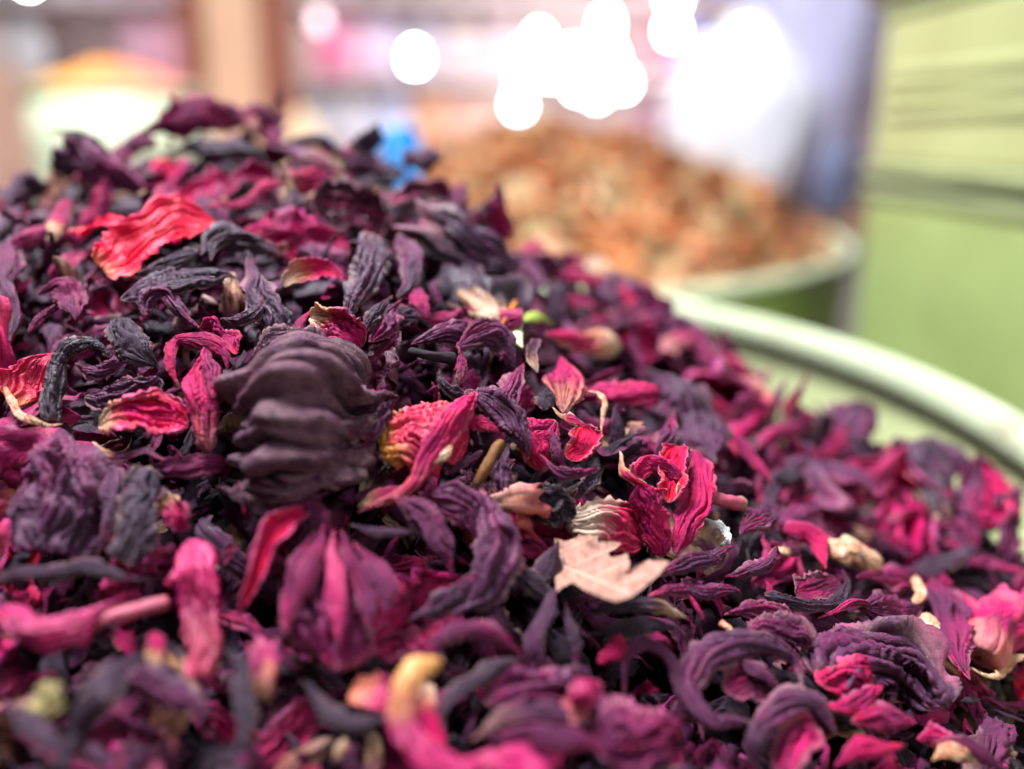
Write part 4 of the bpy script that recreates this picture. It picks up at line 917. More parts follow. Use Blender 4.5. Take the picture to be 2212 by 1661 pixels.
# tan dry leaf, veined, torn top
def tan_leaf():
    out = np.array([(1197,1160),(1222,1168),(1248,1158),(1275,1150),(1292,1158),(1290,1168),(1318,1166),(1342,1173),(1330,1186),(1314,1192),(1318,1203),(1338,1200),(1355,1194),(1361,1216),(1358,1230),(1374,1222),(1400,1208),(1446,1212),(1424,1240),(1387,1272),(1361,1290),(1332,1299),(1300,1290),(1265,1275),(1236,1258),(1216,1268),(1203,1278),(1199,1250),(1198,1215),(1198,1185)], float)
    n = len(out)
    D0 = hit(1300, 1235) - 0.0105
    from mathutils.geometry import delaunay_2d_cdt
    sub = 5
    o2 = np.concatenate([np.linspace(out[k], out[(k + 1) % n], sub, endpoint=False) for k in range(n)])
    o2 = o2 + np.random.default_rng(5).normal(0, 0.25, o2.shape)
    m = len(o2)
    gx, gy = np.meshgrid(np.arange(1198, 1445, 7.0), np.arange(1152, 1298, 7.0))
    allp = np.r_[o2, np.c_[gx.ravel(), gy.ravel()] + np.random.default_rng(6).uniform(-1.5, 1.5, (gx.size, 2))]
    res = delaunay_2d_cdt([Vector(q) for q in allp], [(k, (k + 1) % m) for k in range(m)], [], 1, 1e-4)
    uvs = np.array([tuple(q) for q in res[0]])
    tri = np.array([f for f in res[2] if len(f) == 3])
    from collections import Counter
    ec = Counter()
    for f in tri:
        for q in range(3): ec[tuple(sorted((int(f[q]), int(f[(q + 1) % 3]))))] += 1
    border = np.array([e for e, cc in ec.items() if cc == 1])
    u, v = uvs[:, 0], uvs[:, 1]
    x = (u - 1325) / 125; y = (v - 1230) / 70
    vein = np.abs((u - 1200) * 0.42 - (v - 1215)) / 10
    fold = np.exp(-(((u - 1365) * 0.75 + (v - 1240)) / 14.0) ** 2)
    lift = 0.0042 * x * np.abs(x) + 0.0012 * y * y + 0.0016 * noise(u * .02, v * .02, 0.3, 4) + 0.0005 * noise(u * .06, v * .06, 0.3, 5) - 0.0004 * np.exp(-vein ** 2) - 0.0016 * fold
    V = np.array([at(a_, b_, D0 - c_) for a_, b_, c_ in zip(u, v, y * 0.008 + lift)])
    n0 = len(V)
    cen = V.mean(0)
    back = V + unit(V - CAM) * 0.00025
    rim = np.c_[border[:, 0], border[:, 1], border[:, 1] + n0, border[:, 0] + n0]
    me = mesh_np('dry_leaf', np.r_[V, back] - cen, [tri, tri[:, ::-1] + n0, rim])
    ul = me.uv_layers.new(name='UVMap')
    uu = np.r_[uvs, uvs]
    idx = np.zeros(len(me.loops), np.int32); me.loops.foreach_get('vertex_index', idx)
    ul.data.foreach_set('uv', ((uu[idx] - np.array([1200, 1215])) / 250).astype(np.float32).ravel())
    k = NT('tan_leaf')
    tc = k.node('ShaderNodeTexCoord')
    sx = k.node('ShaderNodeSeparateXYZ'); k.link(tc.outputs['UV'], sx.inputs[0])
    x, y = sx.outputs[0], sx.outputs[1]
    d = k.math('SUBTRACT', y, k.math('MULTIPLY', x, 0.42))
    mid = k.smooth(k.math('ABSOLUTE', d), 0.012, 0.0)
    w = k.math('ABSOLUTE', k.math('SUBTRACT', k.math('FRACT', k.math('ADD', k.math('MULTIPLY', x, 5.0), k.math('MULTIPLY', k.math('ABSOLUTE', d), -6.0))), 0.5))
    side = k.math('MULTIPLY', k.smooth(w, 0.06, 0.0), 0.5)
    vein = k.math('MAXIMUM', mid, side)
    n1 = k.noise(tc.outputs['UV'], 14, 5, 0.65)
    c1 = k.ramp(n1, [(0.3, (0.17, 0.078, 0.052)), (0.5, (0.27, 0.14, 0.105)), (0.72, (0.34, 0.185, 0.142))])
    c1 = k.mix(vein, c1, (0.46, 0.30, 0.21))
    sp = k.smooth(k.noise(tc.outputs['UV'], 55, 2, 0.5), 0.68, 0.74)
    c1 = k.mix(k.math('MULTIPLY', sp, 0.6), c1, (0.3, 0.14, 0.08))
    k.link(c1, k.b.inputs['Base Color'])
    k.b.inputs['Roughness'].default_value = 0.8; k.b.inputs['Specular IOR Level'].default_value = 0.2
    bp = k.node('ShaderNodeBump'); bp.inputs['Strength'].default_value = 0.3; bp.inputs['Distance'].default_value = 0.0002
    k.link(k.math('ADD', vein, k.math('MULTIPLY', n1, 0.6)), bp.inputs['Height']); k.link(bp.outputs[0], k.b.inputs['Normal'])
    o = place(me, 'dry_leaf', k.m, None, cen)
    tag(o, 'tan dry leaf fragment with torn edge and fine veins, right of centre', 'leaf')
    HERO.append((o, 1310, 1235, 120, 'the tan leaf', (uvs[:, 0], uvs[:, 1])))
tan_leaf()

# white feathery bristle
M_WHITE = simple('white_bristle', (0.5, 0.49, 0.47), 0.7, 0.15, 300)
S('bristle', 'white feathery plant fibre on the right of the standing crimson calyx', [(1518,1122,3),(1540,1132,5),(1562,1148,5),(1570,1164,4),(1550,1176,2)], [3,8,9,6,4], 60, (0,0,0), 'fibre', mat=M_WHITE, mark='the white feathery fibre', rag=0.9, rib=1.6, crump=0.5, tips='pp', th=0.3, ns=70, nt=16)

# ------------------------------------------------------------------ the rest of the heap: other single pieces and the mass beneath
def local_piece(kind, rng, seed, ns, nt, L=None):
    L = L or rng.uniform(0.016, 0.031)
    q = np.linspace(0, 1, ns)
    if kind == 'calyx':
        bend = rng.uniform(-0.6, 0.6)
        a = bend * q
        C = np.stack([np.cumsum(np.cos(a)), np.cumsum(np.sin(a)), 0 * q], -1) * (L / ns)
        C[:, 2] += 0.001
        P = calyx_grid(C, L * rng.uniform(0.22, 0.34), np.tile(UP, (ns, 1)), lobes=int(rng.integers(3, 6)), cut=rng.uniform(0.4, 0.65), flare=rng.uniform(-0.6, 0.3),
                       squash=rng.uniform(0.5, 0.8), rib=rng.uniform(0.8, 1.7), crump=rng.uniform(0.6, 1.2), ns=ns, nt=nt * 2, seed=seed, neck=rng.uniform(0.25, 0.5))
        return P, True, True, 0.0006
    curl = {'hook': rng.uniform(1.6, 3.4), 'strip': rng.uniform(-0.9, 0.9), 'sheet': rng.uniform(-0.7, 0.7), 'cup': rng.uniform(-0.6, 0.6), 'twist': rng.uniform(-0.8, 0.8)}[kind]
    a = curl * (q - 0.5) * (0.4 + 1.2 * q)
    side = rng.uniform(-0.5, 0.5) * q
    C = np.stack([np.cumsum(np.cos(a) * np.cos(side)), np.cumsum(np.cos(a) * np.sin(side)), -np.cumsum(np.sin(a))], -1) * (L / ns)
    wid = {'hook': 0.10, 'strip': 0.12, 'sheet': 0.26, 'cup': 0.24, 'twist': 0.11}[kind] * L * rng.uniform(0.8, 1.25)
    prof = {0: [0.7, 1, 1, 0.6], 1: [0.5, 1, 0.9, 0.4], 2: [1, 1, 0.8, 0.5]}[int(rng.integers(3))]
    wq = np.interp(q, np.linspace(0, 1, 4), prof) * wid
    nr = np.stack([np.sin(a), 0 * a, np.cos(a)], -1)
    arc = {'hook': rng.uniform(60, 160), 'strip': rng.uniform(70, 190), 'sheet': rng.uniform(20, 80), 'cup': -rng.uniform(70, 150), 'twist': rng.uniform(60, 150)}[kind]
    P = strip_grid(C, wq, nr, arc=arc, twist=rng.uniform(-200, 200) if kind == 'twist' else rng.uniform(-40, 40), rib=rng.uniform(0.9, 1.9), crump=rng.uniform(0.5, 1.2),
                   rag=rng.uniform(0.05, 0.3), edge=rng.uniform(0.2, 1.0), tips=['pp', 'rp', 'cp', 'rr'][int(rng.integers(4))], ns=ns, nt=nt, seed=seed, kt=rng.uniform(4, 7))
    return P, arc > 0, False, rng.uniform(0.25, 0.5) * 0.001

KINDS = ['strip'] * 6 + ['hook'] * 6 + ['sheet'] * 2 + ['cup'] * 3 + ['twist'] * 6 + ['calyx'] * 3
rng = np.random.default_rng(77)
VAR = []
for k in range(48):
    kd = KINDS[k % len(KINDS)]
    P, ap, cl, th = local_piece(kd, rng, 500 + k, 44, 22)
    V, F, uv, pc = shell(P, th, ap, cl)
    V = V - V.mean(0)
    VAR.append((kd, petal_mesh('hibiscus_' + kd, V, F, uv, pc)))

# footprint mask of the named pieces (in frame cells) so that others do not cover them
CELL = 14
mask = np.zeros((1661 // CELL + 40, 2212 // CELL + 40), bool)
for (o, u, v, r, mk, (uu, vv)) in HERO:
    iu = np.clip((uu / CELL).astype(int) + 20, 0, mask.shape[1] - 1); iv = np.clip((vv / CELL).astype(int) + 20, 0, mask.shape[0] - 1)
    mask[iv, iu] = True

def frame_rot(n, spin, tilt, tdir):
    n = Vector(n)
    q = Vector((0, 0, 1)).rotation_difference(n)
    t = Matrix.Rotation(tilt, 4, Vector((math.cos(tdir), math.sin(tdir), 0)))
    return (q.to_matrix().to_4x4() @ t @ Matrix.Rotation(spin, 4, 'Z'))

# candidate spots on the visible slope, spread evenly
cand = []
rng = np.random.default_rng(5)
for _ in range(9001):
    u, v = rng.uniform(-80, 2290), rng.uniform(180, 1720)
    D = hit(u, v)
    if D is None or D > 0.33: continue
    p = at(u, v, D)
    if math.hypot(p[0] - TC[0], p[1] - TC[1]) > TR - 0.012: continue
    w = (D / 0.27) ** 2
    if rng.random() > max(w, 0.12): continue
    cand.append((p, u, v, D))
def pick(cands, rmin, limit, keep=None):
    out = []
    P = np.zeros((0, 3))
    for c in cands:
        if keep and not keep(c): continue
        if len(P) and (((P - c[0]) ** 2).sum(1) < rmin(c) ** 2).any(): continue
        out.append(c); P = np.r_[P, c[0][None]]
        if len(out) >= limit: break
    return out
def free(c):
    iu, iv = int(c[1] / CELL) + 20, int(c[2] / CELL) + 20
    return not mask[max(0, iv - 1):iv + 2, max(0, iu - 1):iu + 2].any()
def free0(c):
    return not mask[int(c[2] / CELL) + 20, int(c[1] / CELL) + 20]
spots = pick(cand, lambda c: 0.0085, 190, free)
P0 = np.array([c[0] for c in spots])
more = [c for c in cand if not free(c) and ((P0 - c[0]) ** 2).sum(1).min() > 0.0075 ** 2]
spots += [(*c[:3], -c[3]) for c in pick(more, lambda c: 0.0105, 300 - len(HERO) + 0 if False else 60)]
FILLED = []
for i, (p, u, v, D) in enumerate(spots):
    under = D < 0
    kd, me = VAR[int(rng.integers(len(VAR)))]
    sc = rng.uniform(0.78, 1.25) * (1.0 if not under else 0.9)
    n = hnormal(p[0], p[1])
    n = unit(n + 0.35 * unit(CAM - p))
    R = frame_rot(n, rng.uniform(0, 2 * PI), rng.normal(0, 0.5), rng.uniform(0, 2 * PI))
    off = -0.0075 if under else rng.uniform(-0.0062, -0.0006)
    if abs(D) > 0.19: sc *= 1.15
    if abs(D) < 0.152: off -= 0.005; sc *= 0.85
    o = bpy.data.objects.new({'calyx': 'hibiscus_calyx', 'sheet': 'hibiscus_petal', 'cup': 'hibiscus_petal'}.get(kd, 'petal_strip'), me)
    COL.objects.link(o)
    if not me.materials: me.materials.append(M_PETAL)
    q = p + hnormal(p[0], p[1]) * off
    o.matrix_world = Matrix.Translation(q) @ R @ Matrix.Scale(sc, 4)
    r = rng.random()
    far = abs(D) > 0.19
    mag = float(np.clip(rng.beta(1.3, 1.8) * 0.95, 0.10, 1.0)) if r < 0.8 else float(rng.uniform(0.6, 0.95))
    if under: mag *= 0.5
    org = float(rng.uniform(0.5, 1)) if rng.random() < 0.22 else 0.0
    du = float(rng.uniform(0, 0.8)) * (1 - 0.6 * mag)
    o.color = (mag, org, du, 1 - (float(rng.uniform(0.2, 0.55)) if rng.random() < 0.2 else 0.06))
    FILLED.append((o, kd, mag, org, du, u, v, sc))

# loose mass below: lower resolution pieces joined, plus the heap body; both coloured dark as gap shade
VV, FF, UU, PP = [], [], [], []
base = 0
rng = np.random.default_rng(9)
LOW = []
for k in range(20):
    P, ap, cl, th = local_piece(KINDS[(k * 7) % len(KINDS)], rng, 900 + k, 20, 11)
    V, F, uv, pc = shell(P, th, ap, cl)
    LOW.append((V - V.mean(0), F, uv, pc))
cnt = 0
rr_ = rng.permutation(len(cand))
deep = pick([cand[k] for k in rr_], lambda c: 0.0046, 950)
extra = []
for _ in range(1500):
    a, r = rng.uniform(0, 2 * PI), TR * math.sqrt(rng.uniform(0, 0.93))
    x, y = TC[0] + r * math.cos(a), TC[1] + r * math.sin(a)
    if len(extra) >= 420: break
    extra.append((np.array([x, y, float(hz(x, y))]), 0, 0, 0))
for lay, (c, dep) in enumerate([(c, rng.uniform(0.0085, 0.015)) for c in deep] + [(c, rng.uniform(0.002, 0.008)) for c in extra]):
    p = c[0]
    V, F, uv, pc = LOW[int(rng.integers(len(LOW)))]
    n = hnormal(p[0], p[1])
    R = np.array(frame_rot(n, rng.uniform(0, 6.28), rng.normal(0, 0.55), rng.uniform(0, 6.28)).to_3x3())
    VV.append(V @ R.T * rng.uniform(0.7, 1.1) + p - n * dep); FF.append(F + base); UU.append(uv); PP.append(pc)
    base += len(V)
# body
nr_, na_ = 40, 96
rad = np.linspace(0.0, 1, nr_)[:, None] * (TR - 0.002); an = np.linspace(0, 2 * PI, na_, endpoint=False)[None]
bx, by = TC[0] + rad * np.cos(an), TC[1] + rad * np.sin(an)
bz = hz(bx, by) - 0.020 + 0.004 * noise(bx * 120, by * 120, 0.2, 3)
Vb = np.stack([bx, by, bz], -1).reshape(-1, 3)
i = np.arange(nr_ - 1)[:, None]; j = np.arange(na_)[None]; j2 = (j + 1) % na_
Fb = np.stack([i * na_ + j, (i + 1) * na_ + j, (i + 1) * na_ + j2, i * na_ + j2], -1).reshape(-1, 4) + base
me = petal_mesh('hibiscus_mass', np.concatenate(VV), np.concatenate(FF), np.concatenate(UU), np.concatenate(PP))
hm = place(me, 'hibiscus_mass', M_PETALS)
core = place(mesh_np('packed_core', Vb, Fb - base), 'packed_core', simple('gap_shade_plum', (0.012, 0.004, 0.008), 0.9, 0.5, 300, spec=0.1, bump=0.6), hm)  # near-black colour stands in for deep shade in the gaps
core['kind'] = 'stuff'
tag(hm, 'dense mass of dried hibiscus, darkened as gap shade, under the single top pieces', 'dried hibiscus', kind='stuff')

# torn crumbs caught between the pieces
TINY = []
rng = np.random.default_rng(21)
for k in range(24):
    P, ap, cl, th = local_piece(['sheet', 'cup', 'strip', 'twist', 'hook'][k % 5], rng, 1300 + k, 11, 7, L=rng.uniform(0.006, 0.012))
    V, F, uv, pc = shell(P, th * 0.7, ap, cl)
    TINY.append((V - V.mean(0), F, uv, pc))
VV, FF, UU, PP = [], [], [], []
base = 0
for c in [cand[k] for k in rng.permutation(len(cand))[:800]]:
    p = c[0]; n = hnormal(p[0], p[1])
    V, F, uv, pc = TINY[int(rng.integers(len(TINY)))]
    R = np.array(frame_rot(n, rng.uniform(0, 6.28), rng.normal(0, 0.7), rng.uniform(0, 6.28)).to_3x3())
    VV.append(V @ R.T * rng.uniform(0.45, 1.0) + p - n * rng.uniform(0.0, 0.009)); FF.append(F + base); UU.append(uv); PP.append(pc)
    base += len(V)
M_CRUMB = petal_mat('hibiscus_crumbs', True, bright=True)
cm = place(petal_mesh('hibiscus_crumbs', np.concatenate(VV), np.concatenate(FF), np.concatenate(UU), np.concatenate(PP)), 'hibiscus_crumbs', M_CRUMB)
tag(cm, 'fine torn hibiscus crumbs caught between the larger pieces', 'crumbs', kind='stuff')

# labels for the remaining single pieces, told apart by look and by the named piece they lie next to
MARKS = [(mk, u, v, r) for (o, u, v, r, mk, _) in HERO if mk]
SHAPE = {'strip': 'petal strip', 'hook': 'hooked petal strip', 'sheet': 'flat petal', 'cup': 'cupped petal', 'twist': 'twisted petal strip', 'calyx': 'crumpled calyx'}
def colour(mag, org, du):
    if mag > 0.72: c = 'crimson'
    elif mag > 0.48: c = 'magenta'
    elif mag > 0.25: c = 'dusty purple' if du > 0.4 else 'wine purple'
    else: c = 'greyish plum' if du > 0.5 else 'blackish plum'
    return c + (' orange-rooted' if org > 0.5 else '')
used = set(o.get('label') for o in COL.objects if o.get('label'))
CAT = {'calyx': 'calyx'}
for (o, kd, mag, org, du, u, v, sc) in FILLED:
    near = sorted(MARKS, key=lambda m: math.hypot(m[1] - u, m[2] - v) - 0.5 * m[3])
    lab = None
    for m in near[:6]:
        dx, dy = u - m[1], v - m[2]
        ang = math.degrees(math.atan2(-dy, dx)) % 360
        d = ['right of', 'above and right of', 'above', 'above and left of', 'left of', 'below and left of', 'below', 'below and right of'][int((ang + 22.5) // 45) % 8]
        for size in ('', 'small ' if sc < 0.95 else 'large '):
            l = f'{size}{colour(mag, org, du)} {SHAPE[kd]} {d} {m[0]}'
            if l not in used and len(l.split()) <= 16:
                lab = l; break
        if lab: break
    used.add(lab or l)
    tag(o, lab or l, CAT.get(kd, 'petal'), 'single hibiscus pieces on the heap')
for (o, u, v, r, mk, _) in HERO:
    if o.parent is None and o.name.startswith(('hibiscus', 'petal')): o['group'] = 'single hibiscus pieces on the heap'

# ------------------------------------------------------------------ things behind the heap
# herb mix in the rear tin
def herb_mix():
    rng = np.random.default_rng(3)
    PX, PY = at(1190, 256, 0.90)[:2]
    zt = at(1190, 256, 0.90)[2] - RIMZ2
    def hh(x, y):
        r = np.hypot(x - RC[0], y - RC[1]) / RR
        d = np.hypot(x - PX, (y - PY)) / (RR * 0.98)
        return RIMZ2 - 0.012 + (zt + 0.01) * np.clip(1 - d, 0, 1) ** 1.05 * np.clip((1 - r) * 5, 0, 1) + 0.016 * np.clip((1 - r) * 8, 0, 1) * noise(x * 22, y * 22, 0.7, 61) + 0.007 * noise(x * 60, y * 60, 0.3, 62) * np.clip((1 - r) * 8, 0, 1)
    nr, na = 26, 72
    rad = np.linspace(0, 1, nr)[:, None] * (RR - 0.003); an = np.linspace(0, 2 * PI, na, endpoint=False)[None]
    X, Y = RC[0] + rad * np.cos(an), RC[1] + rad * np.sin(an)
    V = [np.stack([X, Y, hh(X, Y)], -1).reshape(-1, 3)]
    i = np.arange(nr - 1)[:, None]; j = np.arange(na)[None]; j2 = (j + 1) % na
    F = [np.stack([i * na + j, (i + 1) * na + j, (i + 1) * na + j2, i * na + j2], -1).reshape(-1, 4)]
    b = len(V[0])
    n = 5000
    a = rng.uniform(0, 2 * PI, n); r = RR * 0.97 * np.sqrt(rng.uniform(0, 1, n))
    x, y = RC[0] + r * np.cos(a), RC[1] + r * np.sin(a)
    c = np.stack([x, y, hh(x, y) + rng.uniform(-0.002, 0.008, n)], -1)
    # a bent chip: 3 x 2 points with thickness
    L = rng.uniform(0.005, 0.014, n); Wc = rng.uniform(0.003, 0.008, n)
    q = rng.normal(size=(n, 3)); ax = unit(q); q2 = rng.normal(size=(n, 3)); bx = unit(np.cross(ax, q2)); cx = np.cross(ax, bx)
    vs = []
    for t, bend in ((-1, -0.3), (0, 0.25), (1, -0.3)):
        for w in (-1, 1):
            for h in (-1, 1):
                vs.append(c + ax * (t * L)[:, None] + bx * (w * Wc * (1 - 0.3 * abs(t)))[:, None] + cx * (bend * L * 0.6 + h * 0.0004)[:, None])
    vs = np.stack(vs, 1)
    f1 = []
    for k in (0, 4):
        f1 += [[k, k + 4, k + 6, k + 2], [k + 1, k + 3, k + 7, k + 5], [k, k + 1, k + 5, k + 4], [k + 2, k + 6, k + 7, k + 3]]
    f1 += [[0, 2, 3, 1], [8, 9, 11, 10]]
    f1 = np.array(f1)
    V.append(vs.reshape(-1, 3)); F.append((f1[None] + (b + np.arange(n) * 12)[:, None, None]).reshape(-1, 4))
    me = mesh_np('herb_mix', np.concatenate(V), np.concatenate(F), False)
    k = NT('herb_chips')
    geo = k.node('ShaderNodeNewGeometry'); tc = k.node('ShaderNodeTexCoord')
    big = k.noise(tc.outputs['Object'], 20, 2, 0.6)
    f = k.math('ADD', k.math('MULTIPLY', geo.outputs['Random Per Island'], 0.42), k.math('MULTIPLY_ADD', k.math('SUBTRACT', big, 0.5), 2.6, 0.26))
    k.link(k.ramp(f, [(0.08, (0.05, 0.014, 0.004)), (0.24, (0.30, 0.065, 0.010)), (0.36, (0.40, 0.14, 0.03)), (0.46, (0.30, 0.07, 0.012)), (0.58, (0.42, 0.29, 0.15)),
                      (0.70, (0.13, 0.14, 0.035)), (0.80, (0.36, 0.20, 0.11)), (0.95, (0.30, 0.075, 0.014))]), k.b.inputs['Base Color'])
    k.b.inputs['Roughness'].default_value = 0.7
    o = place(me, 'herb_mix', k.m)
    tag(o, 'orange and tan chopped herb mix heaped in the rear tin', 'herbs', kind='stuff')
herb_mix()

# two square green tins stacked at the right
p1 = at(1868, 392, 0.60)
p2 = at(2212, 414, 0.435)
ztop = p1[2]
dirv = unit(np.array([p2[0] - p1[0], p2[1] - p1[1]]))
ang = math.atan2(dirv[1], dirv[0]) + PI / 2      # local -Y runs towards the camera
def square_tin(corner, z0, z1, label, mat, sx=0.24, sy=0.36, ribs=()):
    nrm = np.array([-dirv[1], dirv[0]])
    if nrm[0] < 0: nrm = -nrm
    c2 = np.array(corner[:2]) + dirv * sy / 2 + nrm * sx / 2
    e = empty('square_tin', (c2[0], c2[1], z0)); tag(e, label, 'tin', 'stacked square tins')
    e.rotation_euler.z = ang
    def part(name, c, h, m, bev):
        bm = bmesh.new(); box_bm(bm, c, h, bev)
        o = place(bm_mesh(name, bm, False), name, m); o.parent = e
        return o
    H = z1 - z0
    part('tin_body', (0, 0, H / 2), (sx / 2, sy / 2, H / 2 - 0.002), mat, 0.012)
    for zz in ribs:
        part('pressed_rib', (0, 0, zz - z0), (sx / 2 + 0.0022, sy / 2 - 0.02, 0.0035), mat, 0.002)
    part('seam_rim', (0, 0, H - 0.006), (sx / 2 + 0.002, sy / 2 + 0.002, 0.004), M_SEAM, 0.0025)
    part('seam_rim', (0, 0, 0.006), (sx / 2 + 0.002, sy / 2 + 0.002, 0.004), M_SEAM, 0.0025)
    return e
M_SEAM = simple('dull_seam', (0.22, 0.25, 0.12), 0.5, 0.1, 20)
M_OLIVE = tin_mat('pale_olive_tin', (0.36, 0.38, 0.17))
M_LEAF = tin_mat('grass_green_tin', (0.27, 0.34, 0.12))
square_tin(p1, 0.0, ztop, 'green square tin standing at the right, lower of the stacked pair', M_LEAF)
zt2 = at(1900, 20, 0.60)[2]
square_tin(p1 + np.r_[-nrm_ if False else 0 * dirv, 0] if False else p1, ztop + 0.002, zt2, 'pale olive square tin with pressed ribs, upper of the stacked pair', M_OLIVE,
           ribs=[at(1950, v, 0.56)[2] for v in (165, 205, 245)])
# dark red thing on top of the tins
M_MAROON = simple('maroon_cardboard', (0.10, 0.02, 0.012), 0.7, 0.3, 30)
bx_ = at(2060, -40, 0.52)
bo = box('cardboard_box', (bx_[0] + 0.07, bx_[1], zt2 + 0.04), (0.085, 0.09, 0.036), M_MAROON, bev=0.003, rot=ang)
tag(bo, 'maroon box on top of the upper square tin', 'box')

# lumpy bags
def lump(name, loc, size, seed, mat, n=40, folds=0.12, top=0.35, parent=None):
    a = np.linspace(0, 2 * PI, n * 2, endpoint=False); z = np.linspace(0, 1, n)
    Z, A = np.meshgrid(z, a, indexing='ij')
    r = np.sqrt(np.clip(1 - (2 * Z - 0.9) ** 2 * 0.8, 0.0, 1)) * (1 - (1 - top) * np.clip((Z - 0.55) / 0.45, 0, 1) ** 1.5)
    r[0] = 0.02; r[-1] = 0.02
    r = r * (1 + folds * np.abs(noise(np.cos(A) * 4, np.sin(A) * 4, Z * 2 + seed, seed)) * 2 + 0.15 * noise(np.cos(A), np.sin(A), Z * 2, seed + 1))
    V = np.stack([r * np.cos(A) * size[0], r * np.sin(A) * size[1], Z * size[2]], -1)
    m = n * 2
    i = np.arange(n - 1)[:, None]; j = np.arange(m)[None]; j2 = (j + 1) % m
    F = np.stack([i * m + j, i * m + j2, (i + 1) * m + j2, (i + 1) * m + j], -1).reshape(-1, 4)
    return place(mesh_np(name, V.reshape(-1, 3), F), name, mat, parent, loc)
M_BAG = simple('white_plastic', (0.86, 0.86, 0.92), 0.35, 0.05, 20)
M_LAV = simple('lavender_plastic', (0.56, 0.54, 0.74), 0.4, 0.2, 14)
M_SLATE = simple('slate_plastic', (0.12, 0.13, 0.22), 0.45, 0.2, 20)
M_BLUE = simple('sky_blue_plastic', (0.03, 0.28, 0.66), 0.35, 0.1, 20)
M_SHELF = simple('wood_shelf', (0.32, 0.17, 0.09), 0.6, 0.2, 12, stretch=(1, 8, 8))
# low wooden bench behind the rear tin carries the bags and the left tin
def prop(u, v, D): 
    return at(u, v, D)
q = at(1590, 470, 1.52)
BZ = q[2]
bench = empty('wooden_bench', (0.25, 1.68, 0)); tag(bench, 'low wooden bench behind the rear tin, under the bags', 'bench')
def bpart(name, c, h, m, bev=0.004):
    return box(name, c, h, m, bench, bev)
for k in range(4):
    bpart('seat_board', (0.25, 1.50 + 0.105 * k, BZ - 0.012), (1.15, 0.050, 0.012), M_SHELF)
for sx in (-0.8, 1.3):
    for sy in (1.50, 1.81):
        bpart('leg', (sx, sy, (BZ - 0.026) / 2), (0.03, 0.025, (BZ - 0.026) / 2), M_SHELF)
s = (at(1700, 300, 1.58) - at(1500, 300, 1.58))[0]
w1 = lump('plastic_sack', (at(1585, 400, 1.60)[0], 1.64, BZ + 0.001), (s * 0.72, 0.13, 0.34), 4, M_BAG, folds=0.08, top=0.5)
tag(w1, 'plump white plastic sack behind the orange herb heap', 'sack')
w2 = lump('plastic_sack', (at(1745, 300, 1.72)[0], 1.82, BZ + 0.001), (s * 0.75, 0.10, 0.70), 6, M_LAV, folds=0.1, top=0.75)
tag(w2, 'tall lavender plastic sack behind the white sack', 'sack')
w3 = lump('plastic_canister', (at(1790, 420, 1.48)[0], 1.50, BZ + 0.001), (0.04, 0.04, 0.14), 7, M_SLATE, folds=0.01, top=0.8)
tag(w3, 'small slate blue canister beside the square tins', 'canister')
ns_ = 14
# blue scoop sticking out behind the second summit
def scoop():
    e_pts = [at(865, 430, 0.42), at(868, 330, 0.42), at(856, 276, 0.42)]
    C = spline(np.array(e_pts), 30)
    T = unit(np.gradient(C, axis=0)); N = np.tile(np.array([0, -1.0, 0.2]), (30, 1)); N = unit(N - (N * T).sum(-1, keepdims=True) * T); B = np.cross(T, N)
    wq = np.interp(np.linspace(0, 1, 30), [0, 0.3, 0.75, 1], [0.005, 0.0095, 0.0105, 0.006])
    t = np.linspace(-1, 1, 15)
    P = C[:, None] + B[:, None] * (wq[:, None] * np.sin(t * 1.2))[..., None] + N[:, None] * (-wq[:, None] * (np.cos(t * 1.2) - 1) * 0.9)[..., None]
    V, F, uv, pc = shell(P, 0.0015)
    c = V.mean(0)
    o = place(mesh_np('plastic_scoop', V - c, F), 'plastic_scoop', M_BLUE, None, c)
    tag(o, 'sky blue plastic scoop stuck in the heap behind the second summit', 'scoop')
    h = lathe('handle', [(0.0005, -0.055), (0.004, -0.054), (0.0045, -0.02), (0.004, 0.0), (0.0005, 0.001)], M_BLUE, o, tuple(C[0]), 16)
scoop()
# left: pale green tin with yellow and orange spice
lt = at(205, 185, 1.05)
LR = 195 / FPX * 1.05
M_PALE = simple('pale_mint_tin', (0.60, 0.68, 0.46), 0.4, 0.05, 10)
e = tin((lt[0], lt[1] + LR * 0.6), LR, lt[2], M_PALE, 'pale mint round tin at the upper left filled with yellow and orange spice', 0.004)
k = NT('turmeric_paprika')
tc = k.node('ShaderNodeTexCoord'); sx = k.node('ShaderNodeSeparateXYZ'); k.link(tc.outputs['Object'], sx.inputs[0])
mix_ = k.math('ADD', k.math('MULTIPLY', sx.outputs[0], 1 / (2 * LR)), 0.5)
k.link(k.ramp(k.math('ADD', mix_, k.math('MULTIPLY', k.noise(tc.outputs['Object'], 40, 4), 0.2)), [(0.15, (0.74, 0.40, 0.03)), (0.45, (0.72, 0.32, 0.04)), (0.7, (0.66, 0.22, 0.07)), (1.0, (0.58, 0.16, 0.12))]), k.b.inputs['Base Color'])
k.b.inputs['Roughness'].default_value = 0.9
nn = 30
rad = np.linspace(0, 1, nn)[:, None]; an = np.linspace(0, 2 * PI, 64, endpoint=False)[None]
X, Y = rad * np.cos(an) * LR * 0.985, rad * np.sin(an) * LR * 0.985
Zp = 0.032 * (1 - rad ** 1.6) + 0.004 * noise(X * 60, Y * 60, 0.1, 2) - 0.004 + 0.012 * noise(X * 14, Y * 14, 0.4, 8)
i = np.arange(nn - 1)[:, None]; j = np.arange(64)[None]; j2 = (j + 1) % 64
F = np.stack([i * 64 + j, (i + 1) * 64 + j, (i + 1) * 64 + j2, i * 64 + j2], -1).reshape(-1, 4)
